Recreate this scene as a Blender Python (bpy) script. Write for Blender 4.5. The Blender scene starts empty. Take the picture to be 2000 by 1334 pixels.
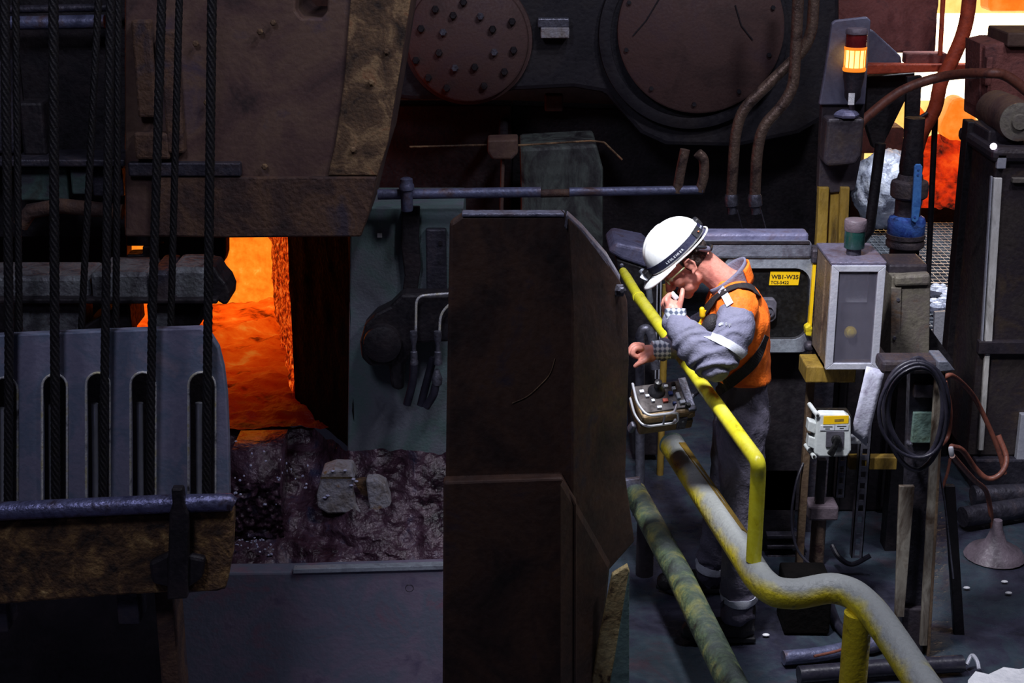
import bpy, bmesh, math, random
import numpy as np
from mathutils import Vector, Matrix, noise
from mathutils.bvhtree import BVHTree

SC = bpy.context.scene
COL = SC.collection
PI = math.pi
random.seed(7)

# ---------------------------------------------------------------- camera, world, lights, exposure
PITCH = math.radians(18.0)
CAM = Vector((0.0, 0.0, 3.15))
F = 3000.0                                   # focal length in pixels of the 2000x1334 frame
cd = bpy.data.cameras.new('camera'); cam = bpy.data.objects.new('camera', cd); COL.objects.link(cam)
cam.location = CAM; cam.rotation_euler = (PI/2 - PITCH, 0, 0)
cd.sensor_width = 36.0; cd.lens = 36.0 * F / 2000.0; cd.clip_end = 200
SC.camera = cam

w = bpy.data.worlds.new('world'); SC.world = w; w.use_nodes = True
w.node_tree.nodes['Background'].inputs[0].default_value = (0.30, 0.30, 0.55, 1)
w.node_tree.nodes['Background'].inputs[1].default_value = 0.015
SC.view_settings.view_transform = 'Standard'; SC.view_settings.look = 'None'
SC.view_settings.exposure = 0.0; SC.view_settings.gamma = 1.0; SC.view_settings.use_curve_mapping = False

def lamp(name, kind, loc, target, energy, color, size=0.3, angle=60, blend=0.5):
    d = bpy.data.lights.new(name, kind); o = bpy.data.objects.new(name, d); COL.objects.link(o)
    o.location = loc
    o.rotation_euler = (Vector(target) - Vector(loc)).to_track_quat('-Z', 'Y').to_euler()
    d.energy = energy; d.color = color
    if kind == 'SPOT':
        d.spot_size = math.radians(angle); d.spot_blend = blend; d.shadow_soft_size = size
    elif kind == 'AREA':
        d.shape = 'DISK'; d.size = size
    else:
        d.shadow_soft_size = size
    return o
# the hall's floodlight over the operator's stand, dim high-bay lamps over the mill, a lamp over the far walkway
lamp('floodlight', 'SPOT', (0.46, 4.74, 3.55), (0.90, 5.90, 1.35), 500, (0.95, 0.95, 1.0), 0.16, 58, 1.0)
lamp('high_bay_mill', 'AREA', (-2.0, 2.6, 5.8), (-1.3, 7.0, 0.3), 78, (0.76, 0.78, 1.0), 1.2)
lamp('high_bay_stand', 'AREA', (1.25, 5.35, 6.8), (1.35, 5.7, 0.5), 92, (0.82, 0.85, 1.0), 0.7)
lamp('high_bay_cabinet', 'AREA', (3.2, 4.6, 6.2), (2.9, 8.2, 1.4), 85, (0.9, 0.88, 1.0), 0.6)
lamp('walkway_lamp', 'SPOT', (3.0, 11.0, 4.2), (2.95, 11.2, 0.1), 1300, (0.85, 0.92, 1.0), 0.15, 50, 0.6)

# ---------------------------------------------------------------- pixel rays of the photograph -> points in the hall
CP, SP = math.cos(PITCH), math.sin(PITCH)
def ray(px, py):
    u = (px - 1000.0) / F; v = -(py - 667.0) / F
    return Vector((u, CP + v*SP, -SP + v*CP))
def W(px, py, Y):
    d = ray(px, py); return CAM + d * (Y / d.y)
def WZ(px, py, z):
    d = ray(px, py); return CAM + d * ((z - CAM.z) / d.z)
def S(Y):                                     # metres per pixel near depth Y (about the frame's middle)
    return Y / 0.951 / F

# ---------------------------------------------------------------- materials
def lin(c):
    return tuple(((x/12.92) if x <= 0.04045 else ((x+0.055)/1.055)**2.4) for x in c)
def rgb(r, g, b): return lin((r/255, g/255, b/255)) + (1,)
def M(name, cols, rough=0.6, metal=0.0, scale=4.0, bump=0.3, bscale=40.0, rvar=0.15, stretch=(1,1,1), spec=0.5, pos=None, dist=0.6):
    """grimy painted or bare surface: 1-4 colours mixed by noise, with bump and varied gloss"""
    m = bpy.data.materials.new(name); m.use_nodes = True
    nt = m.node_tree; N = nt.nodes; L = nt.links
    b = N['Principled BSDF']; b.inputs['Metallic'].default_value = metal
    b.inputs['Specular IOR Level'].default_value = spec
    tc = N.new('ShaderNodeTexCoord'); mp = N.new('ShaderNodeMapping'); mp.inputs['Scale'].default_value = stretch
    L.new(tc.outputs['Object'], mp.inputs[0])
    n = N.new('ShaderNodeTexNoise'); n.inputs['Scale'].default_value = scale; n.inputs['Detail'].default_value = 8
    n.inputs['Roughness'].default_value = 0.65; n.inputs['Distortion'].default_value = dist
    L.new(mp.outputs[0], n.inputs['Vector'])
    r = N.new('ShaderNodeValToRGB'); e = r.color_ramp.elements
    k = len(cols); ps = pos or [0.5 + (i/(k-1) - 0.5)*0.34 if k > 1 else 0 for i in range(k)]
    while len(e) < k: e.new(0.5)
    if k == 1: e[0].color = cols[0]; e[1].color = cols[0]
    else:
        for i in range(k): e[i].position = ps[i]; e[i].color = cols[i]
    L.new(n.outputs['Fac'], r.inputs[0]); L.new(r.outputs[0], b.inputs['Base Color'])
    n2 = N.new('ShaderNodeTexNoise'); n2.inputs['Scale'].default_value = bscale; n2.inputs['Detail'].default_value = 6
    L.new(mp.outputs[0], n2.inputs['Vector'])
    mr = N.new('ShaderNodeMapRange'); mr.inputs['To Min'].default_value = max(0.03, rough - rvar); mr.inputs['To Max'].default_value = min(1, rough + rvar)
    mr.inputs['From Min'].default_value = 0.3; mr.inputs['From Max'].default_value = 0.7
    L.new(n2.outputs['Fac'], mr.inputs[0]); L.new(mr.outputs[0], b.inputs['Roughness'])
    if bump:
        bp = N.new('ShaderNodeBump'); bp.inputs['Strength'].default_value = bump; bp.inputs['Distance'].default_value = 0.02
        L.new(n2.outputs['Fac'], bp.inputs['Height']); L.new(bp.outputs[0], b.inputs['Normal'])
    return m
def EM(name, cols, strength, scale=3.0, pos=None, stretch=(1,1,1), base=(0.02,0.01,0.01,1), detail=8):
    """incandescent surface: emission coloured by noise"""
    m = bpy.data.materials.new(name); m.use_nodes = True
    nt = m.node_tree; N = nt.nodes; L = nt.links; b = N['Principled BSDF']
    b.inputs['Base Color'].default_value = base; b.inputs['Roughness'].default_value = 0.8
    tc = N.new('ShaderNodeTexCoord'); mp = N.new('ShaderNodeMapping'); mp.inputs['Scale'].default_value = stretch
    n = N.new('ShaderNodeTexNoise'); n.inputs['Scale'].default_value = scale; n.inputs['Detail'].default_value = detail; n.inputs['Roughness'].default_value = 0.62
    r = N.new('ShaderNodeValToRGB'); e = r.color_ramp.elements; k = len(cols)
    ps = pos or [0.5 + (i/max(1, k-1) - 0.5)*0.4 for i in range(k)]
    while len(e) < k: e.new(0.5)
    for i in range(k): e[i].position = ps[i]; e[i].color = cols[i]
    if k == 1: e[1].color = cols[0]
    L.new(tc.outputs['Object'], mp.inputs[0]); L.new(mp.outputs[0], n.inputs['Vector']); L.new(n.outputs['Fac'], r.inputs[0])
    L.new(r.outputs[0], b.inputs['Emission Color']); b.inputs['Emission Strength'].default_value = strength
    return m
def dusty(m, dust, lo=0.0, hi=0.9, nscale=9.0):
    """grey dust settled on upward-facing parts of a painted pipe, broken up by noise"""
    nt = m.node_tree; N = nt.nodes; L = nt.links; b = N['Principled BSDF']
    src = b.inputs['Base Color'].links[0].from_socket
    g = N.new('ShaderNodeNewGeometry'); sx = N.new('ShaderNodeSeparateXYZ'); L.new(g.outputs['Normal'], sx.inputs[0])
    tc = N.new('ShaderNodeTexCoord'); n = N.new('ShaderNodeTexNoise'); n.inputs['Scale'].default_value = nscale; n.inputs['Detail'].default_value = 6
    L.new(tc.outputs['Object'], n.inputs['Vector'])
    a = N.new('ShaderNodeMath'); a.operation = 'MULTIPLY_ADD'; a.inputs[1].default_value = 1.6; a.inputs[2].default_value = -0.8
    L.new(n.outputs['Fac'], a.inputs[0])
    s = N.new('ShaderNodeMath'); s.operation = 'ADD'; L.new(sx.outputs['Z'], s.inputs[0]); L.new(a.outputs[0], s.inputs[1])
    mr = N.new('ShaderNodeMapRange'); mr.inputs['From Min'].default_value = lo; mr.inputs['From Max'].default_value = hi
    L.new(s.outputs[0], mr.inputs[0])
    mx = N.new('ShaderNodeMix'); mx.data_type = 'RGBA'; L.new(mr.outputs[0], mx.inputs['Factor']); L.new(src, mx.inputs['A']); mx.inputs['B'].default_value = dust
    L.new(mx.outputs['Result'], b.inputs['Base Color'])
    return m

# ---------------------------------------------------------------- mesh builder
class MB:
    def __init__(s): s.v = []; s.f = []
    def add(s, vs, fs):
        o = len(s.v); s.v += [Vector(x) for x in vs]; s.f += [tuple(i+o for i in f) for f in fs]; return s
    def box(s, c, size, R=None):
        hx, hy, hz = [k/2 for k in size]
        vs = [Vector((x, y, z)) for x in (-hx, hx) for y in (-hy, hy) for z in (-hz, hz)]
        if R is not None: vs = [R @ v for v in vs]
        return s.add([v + Vector(c) for v in vs], [(0,1,3,2),(4,6,7,5),(0,4,5,1),(2,3,7,6),(0,2,6,4),(1,5,7,3)])
    def span(s, a, b): 
        a = Vector(a); b = Vector(b)
        return s.box((a+b)/2, [abs(x) for x in (b-a)])
    def prism(s, pts, off):
        n = len(pts); pts = [Vector(p) for p in pts]; off = Vector(off)
        vs = pts + [p + off for p in pts]
        fs = [tuple(range(n)), tuple(range(2*n-1, n-1, -1))] + [(i, i+n, (i+1) % n + n, (i+1) % n) for i in range(n)]
        return s.add(vs, fs)
    def pp(s, pix, Y, depth):                 # plate facing the camera side: pixel outline on the plane at depth Y
        return s.prism([W(x, y, Y) for x, y in pix], (0, depth, 0))
    def pr(s, x0, y0, x1, y1, Y, depth):      # upright box: pixel rectangle of its front face
        a = W(x0, y1, Y); b = W(x1, y0, Y)
        c0 = W((x0+x1)/2, (y0+y1)/2, Y)
        wx = (W(x1, (y0+y1)/2, Y) - W(x0, (y0+y1)/2, Y)).x
        return s.span((c0.x - wx/2, Y, a.z), (c0.x + wx/2, Y+depth, b.z))
    def tube(s, pts, r, n=12, cap=True, ry=None, up=None, round_ends=False):
        pts = [Vector(p) for p in pts]; k = len(pts)
        rs = list(r) if hasattr(r, '__len__') else [r]*k
        if round_ends:
            t0 = (pts[0]-pts[1]).normalized(); t1 = (pts[-1]-pts[-2]).normalized(); r0, r1 = rs[0], rs[-1]
            A = [(0.98, 0.2), (0.8, 0.6), (0.45, 0.89)]
            pts = [pts[0]+t0*r0*a for a, _ in A] + pts + [pts[-1]+t1*r1*a for a, _ in reversed(A)]
            rs = [r0*b for _, b in A] + rs + [r1*b for _, b in reversed(A)]; k = len(pts)
        T = []
        for i in range(k):
            a = pts[max(0, i-1)]; b = pts[min(k-1, i+1)]; t = (b-a)
            T.append(t.normalized() if t.length > 1e-9 else Vector((0,0,1)))
        u = Vector(up) if up is not None else (Vector((0,0,1)) if abs(T[0].z) < 0.9 else Vector((1,0,0)))
        vs = []; 
        for i in range(k):
            u = (u - T[i]*u.dot(T[i])).normalized(); wv = T[i].cross(u)
            f = ry if ry is not None else 1.0
            for j in range(n):
                a = 2*PI*j/n; vs.append(pts[i] + (u*math.cos(a)*f + wv*math.sin(a))*rs[i])
        fs = [(i*n+j, i*n+(j+1) % n, (i+1)*n+(j+1) % n, (i+1)*n+j) for i in range(k-1) for j in range(n)]
        if cap: fs += [tuple(range(n-1, -1, -1)), tuple((k-1)*n+j for j in range(n))]
        return s.add(vs, fs)
    def tp(s, pts, r, n=12, **kw):            # tube through (px, py, Y)
        return s.tube([W(*p) for p in pts], r, n, **kw)
    def lathe(s, c, axis, prof, n=24, ref=None, sy=1.0):   # prof: (radius, height along axis)
        c = Vector(c); a = Vector(axis).normalized()
        u = Vector(ref) if ref is not None else (Vector((1,0,0)) if abs(a.x) < 0.8 else Vector((0,0,1)))
        u = (u - a*u.dot(a)).normalized(); wv = a.cross(u); k = len(prof)
        vs = [c + a*h + (u*math.cos(2*PI*j/n) + wv*math.sin(2*PI*j/n)*sy)*max(r, 1e-5) for r, h in prof for j in range(n)]
        fs = [(i*n+j, i*n+(j+1) % n, (i+1)*n+(j+1) % n, (i+1)*n+j) for i in range(k-1) for j in range(n)]
        fs += [tuple(range(n-1, -1, -1)), tuple((k-1)*n+j for j in range(n))]
        return s.add(vs, fs)
    def cyl(s, a, b, r, n=16):
        a = Vector(a); b = Vector(b); return s.lathe(a, b-a, [(r, 0), (r, (b-a).length)], n)
    def ell(s, c, rad, R=None, nu=16, nv=10):
        vs = []; fs = []
        for i in range(nv+1):
            th = PI*i/nv
            for j in range(nu):
                ph = 2*PI*j/nu
                p = Vector((rad[0]*math.sin(th)*math.cos(ph), rad[1]*math.sin(th)*math.sin(ph), rad[2]*math.cos(th)))
                vs.append((R @ p if R is not None else p) + Vector(c))
        fs = [(i*nu+j, (i+1)*nu+j, (i+1)*nu+(j+1) % nu, i*nu+(j+1) % nu) for i in range(nv) for j in range(nu)]
        return s.add(vs, fs)
    def grid(s, nx, ny, fn):
        vs = [fn(i/(nx-1), j/(ny-1)) for j in range(ny) for i in range(nx)]
        return s.add(vs, [(j*nx+i, j*nx+i+1, (j+1)*nx+i+1, (j+1)*nx+i) for j in range(ny-1) for i in range(nx-1)])
    def mesh(s, name, recalc=True):
        me = bpy.data.meshes.new(name); me.from_pydata([tuple(v) for v in s.v], [], s.f)
        bm = bmesh.new(); bm.from_mesh(me); bmesh.ops.remove_doubles(bm, verts=bm.verts, dist=1e-5)
        bmesh.ops.dissolve_degenerate(bm, edges=bm.edges, dist=1e-6)
        if recalc: bmesh.ops.recalc_face_normals(bm, faces=bm.faces)
        bm.to_mesh(me); bm.free(); return me
    def build(s, name, mat, parent=None, smooth=False, bevel=0.0, segs=2):
        return link(name, s.mesh(name), mat, parent, smooth, bevel, segs)

WL = {}                                        # world location of each object's origin
def link(name, me, mat, parent=None, smooth=False, bevel=0.0, segs=2):
    n = len(me.vertices); co = np.empty(n*3, dtype=np.float32); me.vertices.foreach_get('co', co); co = co.reshape(-1, 3)
    if parent is None:
        lo, hi = co.min(0), co.max(0); base = Vector(((lo[0]+hi[0])/2, (lo[1]+hi[1])/2, lo[2]))
    else: base = WL[parent.name]
    co -= np.array(base, dtype=np.float32); me.vertices.foreach_set('co', co.ravel()); me.update()
    o = bpy.data.objects.new(name, me); COL.objects.link(o)
    if mat is not None: me.materials.append(mat)
    if parent is None: o.location = base
    else: o.parent = parent
    WL[o.name] = base
    if smooth:
        for p in me.polygons: p.use_smooth = True
        if smooth != 'all': me.set_sharp_from_angle(angle=math.radians(42))
    if bevel:
        b = o.modifiers.new('bevel', 'BEVEL'); b.width = bevel; b.segments = segs; b.limit_method = 'ANGLE'; b.angle_limit = math.radians(35)
    return o
def thing(name, label, cat, base, group=None):
    o = bpy.data.objects.new(name, None); COL.objects.link(o); o.location = base; o.empty_display_size = 0.1
    WL[o.name] = Vector(base); o['label'] = label; o['category'] = cat
    if group: o['group'] = group
    return o
def tag(o, label, cat, group=None):
    o['label'] = label; o['category'] = cat
    if group: o['group'] = group
    return o
def struct(o): o['kind'] = 'structure'; return o
def smoothpath(pts, n=8):
    """Catmull-Rom through the points"""
    P = [Vector(p) for p in pts]; P = [P[0]*2-P[1]] + P + [P[-1]*2-P[-2]]; out = []
    for i in range(1, len(P)-2):
        for k in range(n):
            t = k/n; a, b, c, d = P[i-1], P[i], P[i+1], P[i+2]
            out.append(0.5*((2*b) + (c-a)*t + (2*a-5*b+4*c-d)*t*t + (3*b-a-3*c+d)*t**3))
    return out + [P[-2]]
def sp(pix, n=8): return smoothpath([W(*p) for p in pix], n)
def fillet(pts, rad, n=6):
    """polyline with rounded corners"""
    P = [Vector(p) for p in pts]; out = [P[0]]
    for i in range(1, len(P)-1):
        a = (P[i-1]-P[i]); b = (P[i+1]-P[i]); d = min(rad, a.length*0.48, b.length*0.48)
        p0 = P[i] + a.normalized()*d; p1 = P[i] + b.normalized()*d
        for k in range(n+1):
            t = k/n; out.append(p0*(1-t)**2 + P[i]*2*t*(1-t) + p1*t*t)
    return out + [P[-1]]
def text_mesh(name, body, mat, parent, origin, xdir, ydir, size, bold=0.0, depth=0.0004, align='LEFT'):
    cu = bpy.data.curves.new(name, 'FONT'); cu.body = body; cu.size = size; cu.extrude = depth; cu.offset = bold; cu.align_x = align
    o = bpy.data.objects.new('tmp', cu); COL.objects.link(o)
    dg = bpy.context.evaluated_depsgraph_get(); me = bpy.data.meshes.new_from_object(o.evaluated_get(dg))
    bpy.data.objects.remove(o); bpy.data.curves.remove(cu)
    x = Vector(xdir).normalized(); y = Vector(ydir); y = (y - x*y.dot(x)).normalized(); z = x.cross(y)
    mtx = Matrix(((x.x, y.x, z.x, origin[0]), (x.y, y.y, z.y, origin[1]), (x.z, y.z, z.z, origin[2]), (0,0,0,1)))
    me.transform(mtx); me.materials.clear()
    return link(name, me, mat, parent)
def fbm(p, oct=4): return noise.fractal(p, 1.0, 2.0, oct)

# ---------------------------------------------------------------- palette
K = {}
K['black_grime']   = M('black_grime', [rgb(20,18,22), rgb(34,30,36), rgb(48,40,44)], 0.55, 0.2, 5, 0.2, 45)
K['soot']          = M('soot', [rgb(6,5,6), rgb(11,9,9), rgb(17,12,12)], 0.9, 0.0, 5, 0.3, 40, spec=0.1)
K['dark_steel']    = M('dark_steel', [rgb(38,36,44), rgb(60,58,70), rgb(80,70,74)], 0.5, 0.4, 5, 0.35, 40)
K['rust_dark']     = M('rust_dark', [rgb(40,30,30), rgb(66,46,42), rgb(92,66,50), rgb(60,50,60)], 0.8, 0.0, 3.5, 0.5, 40)
K['rust_tan']      = M('rust_tan', [rgb(46,34,28), rgb(98,74,54), rgb(142,114,82), rgb(124,66,42)], 0.85, 0.0, 7, 0.4, 60, pos=[0.34,0.5,0.6,0.7])
K['rust_hood']     = M('rust_hood', [rgb(46,34,36), rgb(84,60,57), rgb(102,78,66), rgb(70,56,72)], 0.75, 0.1, 2.2, 0.22, 35)
K['cover_brown']   = M('cover_brown', [rgb(66,47,46), rgb(84,60,57), rgb(74,54,60)], 0.7, 0.1, 3, 0.15, 60)
K['gearbox']       = M('gearbox', [rgb(24,22,30), rgb(36,33,41), rgb(46,41,44)], 0.6, 0.2, 2.5, 0.2, 30)
K['shroud']        = M('shroud', [rgb(124,124,150), rgb(142,140,164), rgb(116,128,152), rgb(152,144,162)], 0.5, 0.15, 4, 0.12, 50)
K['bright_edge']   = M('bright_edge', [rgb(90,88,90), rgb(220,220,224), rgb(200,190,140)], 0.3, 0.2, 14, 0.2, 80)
K['rope']          = M('rope', [rgb(20,20,24), rgb(36,34,38), rgb(30,28,26)], 0.55, 0.3, 12, 0.2, 120)
K['rust_beam']     = M('rust_beam', [rgb(40,30,26), rgb(92,66,44), rgb(136,104,64), rgb(210,178,120)], 0.8, 0.0, 9, 0.6, 50, pos=[0.38,0.52,0.62,0.74])
K['lip']           = M('lip', [rgb(70,70,100), rgb(110,112,150), rgb(70,60,70)], 0.35, 0.6, 10, 0.3, 60)
K['grey_paint']    = M('grey_paint', [rgb(80,82,92), rgb(106,110,120), rgb(92,114,114), rgb(112,110,128)], 0.6, 0.0, 1.8, 0.2, 60)
K['pier_paint']    = M('pier_paint', [rgb(24,22,26), rgb(52,52,54), rgb(84,92,88), rgb(60,50,54)], 0.7, 0.0, 5, 0.3, 50, stretch=(1,1,0.5))
K['slag_wet']      = M('slag_wet', [rgb(26,17,24), rgb(54,34,46), rgb(78,56,70), rgb(50,50,74)], 0.22, 0.1, 6, 1.0, 26, 0.2)
K['curb']          = M('curb', [rgb(92,84,108), rgb(116,106,126), rgb(98,104,122), rgb(122,94,112)], 0.6, 0.0, 3, 0.15, 40)
K['floor']         = M('floor', [rgb(34,34,44), rgb(52,52,68), rgb(56,68,78), rgb(68,58,68)], 0.36, 0.1, 2.2, 0.35, 22, 0.2)
K['wall']          = M('wall', [rgb(22,20,24), rgb(36,32,36)], 0.8, 0.0, 1.5, 0.3, 20)
K['column']        = M('column', [rgb(38,28,26), rgb(60,42,36), rgb(78,54,42), rgb(48,42,54)], 0.65, 0.1, 3, 0.12, 40)
K['lit_column_edge']   = M('lit_column_edge', [rgb(90,90,108), rgb(130,130,150), rgb(100,84,84)], 0.45, 0.4, 8, 0.3, 60)  # lit top edges of the column painted in as a paler grey
K['yellow']        = dusty(M('yellow', [rgb(120,104,20), rgb(226,216,44), rgb(238,232,60), rgb(206,192,36)], 0.3, 0.0, 10, 0.04, 60, pos=[0.28,0.38,0.55,0.72]), rgb(222,214,120), 0.75, 1.7)
K['yellow_post']   = M('yellow_post', [rgb(120,104,22), rgb(214,190,36), rgb(226,206,44), rgb(150,128,30)], 0.45, 0.0, 12, 0.25, 60, pos=[0.3,0.42,0.6,0.75])
K['worn_pipe']     = dusty(M('worn_pipe', [rgb(92,80,24), rgb(222,206,44), rgb(214,196,48), rgb(120,116,70)], 0.5, 0.0, 9, 0.35, 50, pos=[0.32,0.42,0.58,0.7]), rgb(158,162,160), 0.1, 0.75, 7)
K['green_pipe']    = dusty(M('green_pipe', [rgb(50,60,52), rgb(96,116,88), rgb(156,158,96), rgb(190,186,70)], 0.5, 0.0, 8, 0.4, 50, pos=[0.38,0.5,0.6,0.7]), rgb(92,100,100), 0.5, 1.3, 9)
K['tan_flake']     = M('tan_flake', [rgb(70,46,32), rgb(176,150,100), rgb(206,186,132)], 0.7, 0.0, 12, 0.6, 50, pos=[0.38,0.46,0.62])
K['green_face']    = M('green_face', [rgb(74,94,90), rgb(104,130,124), rgb(88,104,88)], 0.5, 0.0, 6, 0.3, 50)
K['console']       = M('console', [rgb(92,94,108), rgb(120,124,138), rgb(84,80,92)], 0.45, 0.3, 6, 0.2, 60)
K['console_frame'] = M('console_frame', [rgb(130,136,148), rgb(164,172,184), rgb(110,110,122)], 0.4, 0.4, 8, 0.15, 60)
K['black_panel']   = M('black_panel', [rgb(9,9,10), rgb(16,16,18), rgb(24,24,26)], 0.45, 0.0, 6, 0.1, 60)
K['rubber']        = M('rubber', [rgb(22,22,26), rgb(34,34,40)], 0.5, 0.0, 8, 0.1, 80)
K['grey_handle']   = M('grey_handle', [rgb(70,68,78), rgb(92,90,100)], 0.5, 0.0, 12, 0.1, 80)
K['label_yellow']  = M('label_yellow', [rgb(244,200,24), rgb(236,188,20)], 0.4, 0.0, 20, 0.0, 60)
K['ink']           = M('ink', [rgb(22,20,20)], 0.6, 0.0, 20, 0.0, 60)
K['alu']           = M('alu', [rgb(170,172,186), rgb(206,208,220), rgb(186,188,204)], 0.38, 0.35, 9, 0.08, 90)
K['box_brown']     = M('box_brown', [rgb(84,66,58), rgb(110,90,74), rgb(124,104,84), rgb(90,64,48)], 0.5, 0.3, 6, 0.2, 60)
K['box_top']       = M('box_top', [rgb(84,80,100), rgb(116,112,134), rgb(98,84,96)], 0.45, 0.4, 7, 0.25, 60)
K['box_inside']    = M('box_inside', [rgb(84,82,94), rgb(102,98,108)], 0.7, 0.0, 6, 0.05, 60)
K['paper']         = M('paper', [rgb(168,168,190), rgb(200,202,220), rgb(140,132,156)], 0.6, 0.0, 14, 0.15, 60)
K['paper_grey']    = M('paper_grey', [rgb(190,190,206), rgb(216,218,230)], 0.7, 0.0, 14, 0.05, 60, stretch=(1,1,6))
K['lens_yellow']   = M('lens_yellow', [rgb(226,198,60), rgb(240,214,80)], 0.3, 0.0, 14, 0.0, 60)
K['lens_green']    = M('lens_green', [rgb(24,56,54), rgb(32,72,66)], 0.3, 0.0, 9, 0.05, 60)
K['lens_red']      = M('lens_red', [rgb(92,26,30), rgb(124,36,36)], 0.25, 0.0, 9, 0.05, 60)
K['cap_grey']      = M('cap_grey', [rgb(84,74,82), rgb(110,98,108)], 0.5, 0.0, 12, 0.2, 60)
K['switch_grey']   = M('switch_grey', [rgb(186,194,196), rgb(208,214,214), rgb(170,172,170)], 0.4, 0.0, 8, 0.05, 60)
K['plate_grey']    = M('plate_grey', [rgb(84,84,108), rgb(112,112,132), rgb(100,92,108)], 0.5, 0.2, 4, 0.1, 60)
K['dark_box']      = M('dark_box', [rgb(44,40,48), rgb(60,54,62), rgb(70,60,56)], 0.45, 0.2, 6, 0.15, 60)
K['yellow_dirty']  = M('yellow_dirty', [rgb(80,62,28), rgb(128,102,38), rgb(146,118,46), rgb(100,80,36)], 0.6, 0.0, 8, 0.3, 50, stretch=(1,1,0.4))
K['blue_paint']    = M('blue_paint', [rgb(36,56,130), rgb(58,92,186), rgb(84,128,214), rgb(50,60,100)], 0.45, 0.0, 14, 0.2, 60)
K['blue_lever']    = M('blue_lever', [rgb(70,130,214), rgb(96,158,236), rgb(60,110,190)], 0.4, 0.0, 18, 0.1, 60)
K['valve_grey']    = M('valve_grey', [rgb(60,54,64), rgb(92,82,86), rgb(112,94,84)], 0.55, 0.3, 8, 0.3, 60)
K['tan_box']       = M('tan_box', [rgb(96,90,84), rgb(124,118,106), rgb(112,104,100), rgb(120,92,66)], 0.5, 0.2, 7, 0.2, 60)
K['galv']          = M('galv', [rgb(84,84,96), rgb(112,112,126), rgb(70,66,74)], 0.4, 0.6, 12, 0.2, 60)
K['strip_metal']   = M('strip_metal', [rgb(180,176,170), rgb(246,244,240), rgb(222,218,212)], 0.35, 0.1, 10, 0.3, 40, stretch=(1,1,0.3))
K['worn_white']    = M('worn_white', [rgb(70,54,42), rgb(116,106,96), rgb(160,154,142), rgb(92,70,52)], 0.5, 0.2, 12, 0.15, 50, stretch=(1,1,0.35), pos=[0.36,0.46,0.58,0.7])
K['cabinet']       = M('cabinet', [rgb(48,42,44), rgb(72,64,62), rgb(60,52,58), rgb(84,70,58)], 0.5, 0.2, 4, 0.2, 50)
K['hose_brown']    = M('hose_brown', [rgb(96,56,46), rgb(124,72,58), rgb(84,50,46)], 0.5, 0.0, 12, 0.1, 80)
K['cable_black']   = M('cable_black', [rgb(30,30,40), rgb(48,46,60)], 0.4, 0.0, 12, 0.05, 80)
K['bronze_tube']   = M('bronze_tube', [rgb(70,56,54), rgb(112,92,84), rgb(134,112,98), rgb(84,62,60)], 0.4, 0.5, 8, 0.3, 60)
K['pipe_blue']     = M('pipe_blue', [rgb(72,74,100), rgb(98,102,132), rgb(90,70,70)], 0.45, 0.3, 8, 0.2, 60)
K['lagging']       = M('lagging', [rgb(110,112,134), rgb(176,180,200), rgb(200,202,216), rgb(130,124,150)], 0.5, 0.2, 9, 1.0, 14, pos=[0.34,0.46,0.58,0.7])
K['grating']       = M('grating', [rgb(96,100,110), rgb(140,146,156), rgb(84,80,88)], 0.4, 0.5, 6, 0.2, 60)
K['furnace_glow_red']      = M('furnace_glow_red', [rgb(170,64,40), rgb(204,84,52), rgb(150,58,40)], 0.6, 0.0, 8, 0.2, 50)  # furnace glow painted onto the nearby bars and pipe as orange-red
K['dust_glow_red']      = M('dust_glow_red', [rgb(110,60,56), rgb(140,84,78), rgb(90,56,58)], 0.8, 0.0, 6, 0.4, 50)  # dusty tone, reddened to carry the furnace glow in its colour
K['block']         = M('block', [rgb(96,84,76), rgb(140,134,136), rgb(150,148,158), rgb(130,100,66)], 0.7, 0.0, 10, 0.6, 40)
K['frosty_glint']         = M('frosty_glint', [rgb(150,150,190), rgb(214,216,240)], 0.3, 0.0, 20, 0.8, 50)
K['white_bit']     = M('white_bit', [rgb(214,216,222), rgb(240,240,244)], 0.5, 0.0, 20, 0.3, 60)
K['chrome']        = M('chrome', [rgb(214,218,228), rgb(236,238,244)], 0.2, 0.55, 20, 0.0, 60, rvar=0.05)
K['tan_plastic']   = M('tan_plastic', [rgb(120,96,62), rgb(150,124,84), rgb(100,78,50)], 0.45, 0.1, 16, 0.2, 80)
K['key_grey']      = M('key_grey', [rgb(64,60,62), rgb(92,86,84)], 0.35, 0.3, 20, 0.05, 60)
K['key_red']       = M('key_red', [rgb(196,90,72)], 0.4, 0.0, 20, 0.0, 60)
K['key_white']     = M('key_white', [rgb(214,218,226), rgb(190,196,206)], 0.4, 0.0, 20, 0.0, 60)
K['key_blue']      = M('key_blue', [rgb(40,60,120)], 0.35, 0.0, 20, 0.0, 60)
K['concrete']      = M('concrete', [rgb(110,116,130), rgb(150,160,176), rgb(120,124,150)], 0.6, 0.0, 8, 0.3, 40)
K['machine_lilac'] = M('machine_lilac', [rgb(84,84,112), rgb(110,110,140), rgb(96,84,100)], 0.5, 0.2, 7, 0.2, 50)
K['green_panel']   = M('green_panel', [rgb(60,64,60), rgb(70,92,88), rgb(64,60,72), rgb(60,96,90)], 0.6, 0.0, 5, 0.2, 50)
K['ram']           = M('ram', [rgb(70,66,74), rgb(104,104,110), rgb(124,128,132), rgb(70,56,62)], 0.55, 0.3, 10, 0.4, 50)
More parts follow.
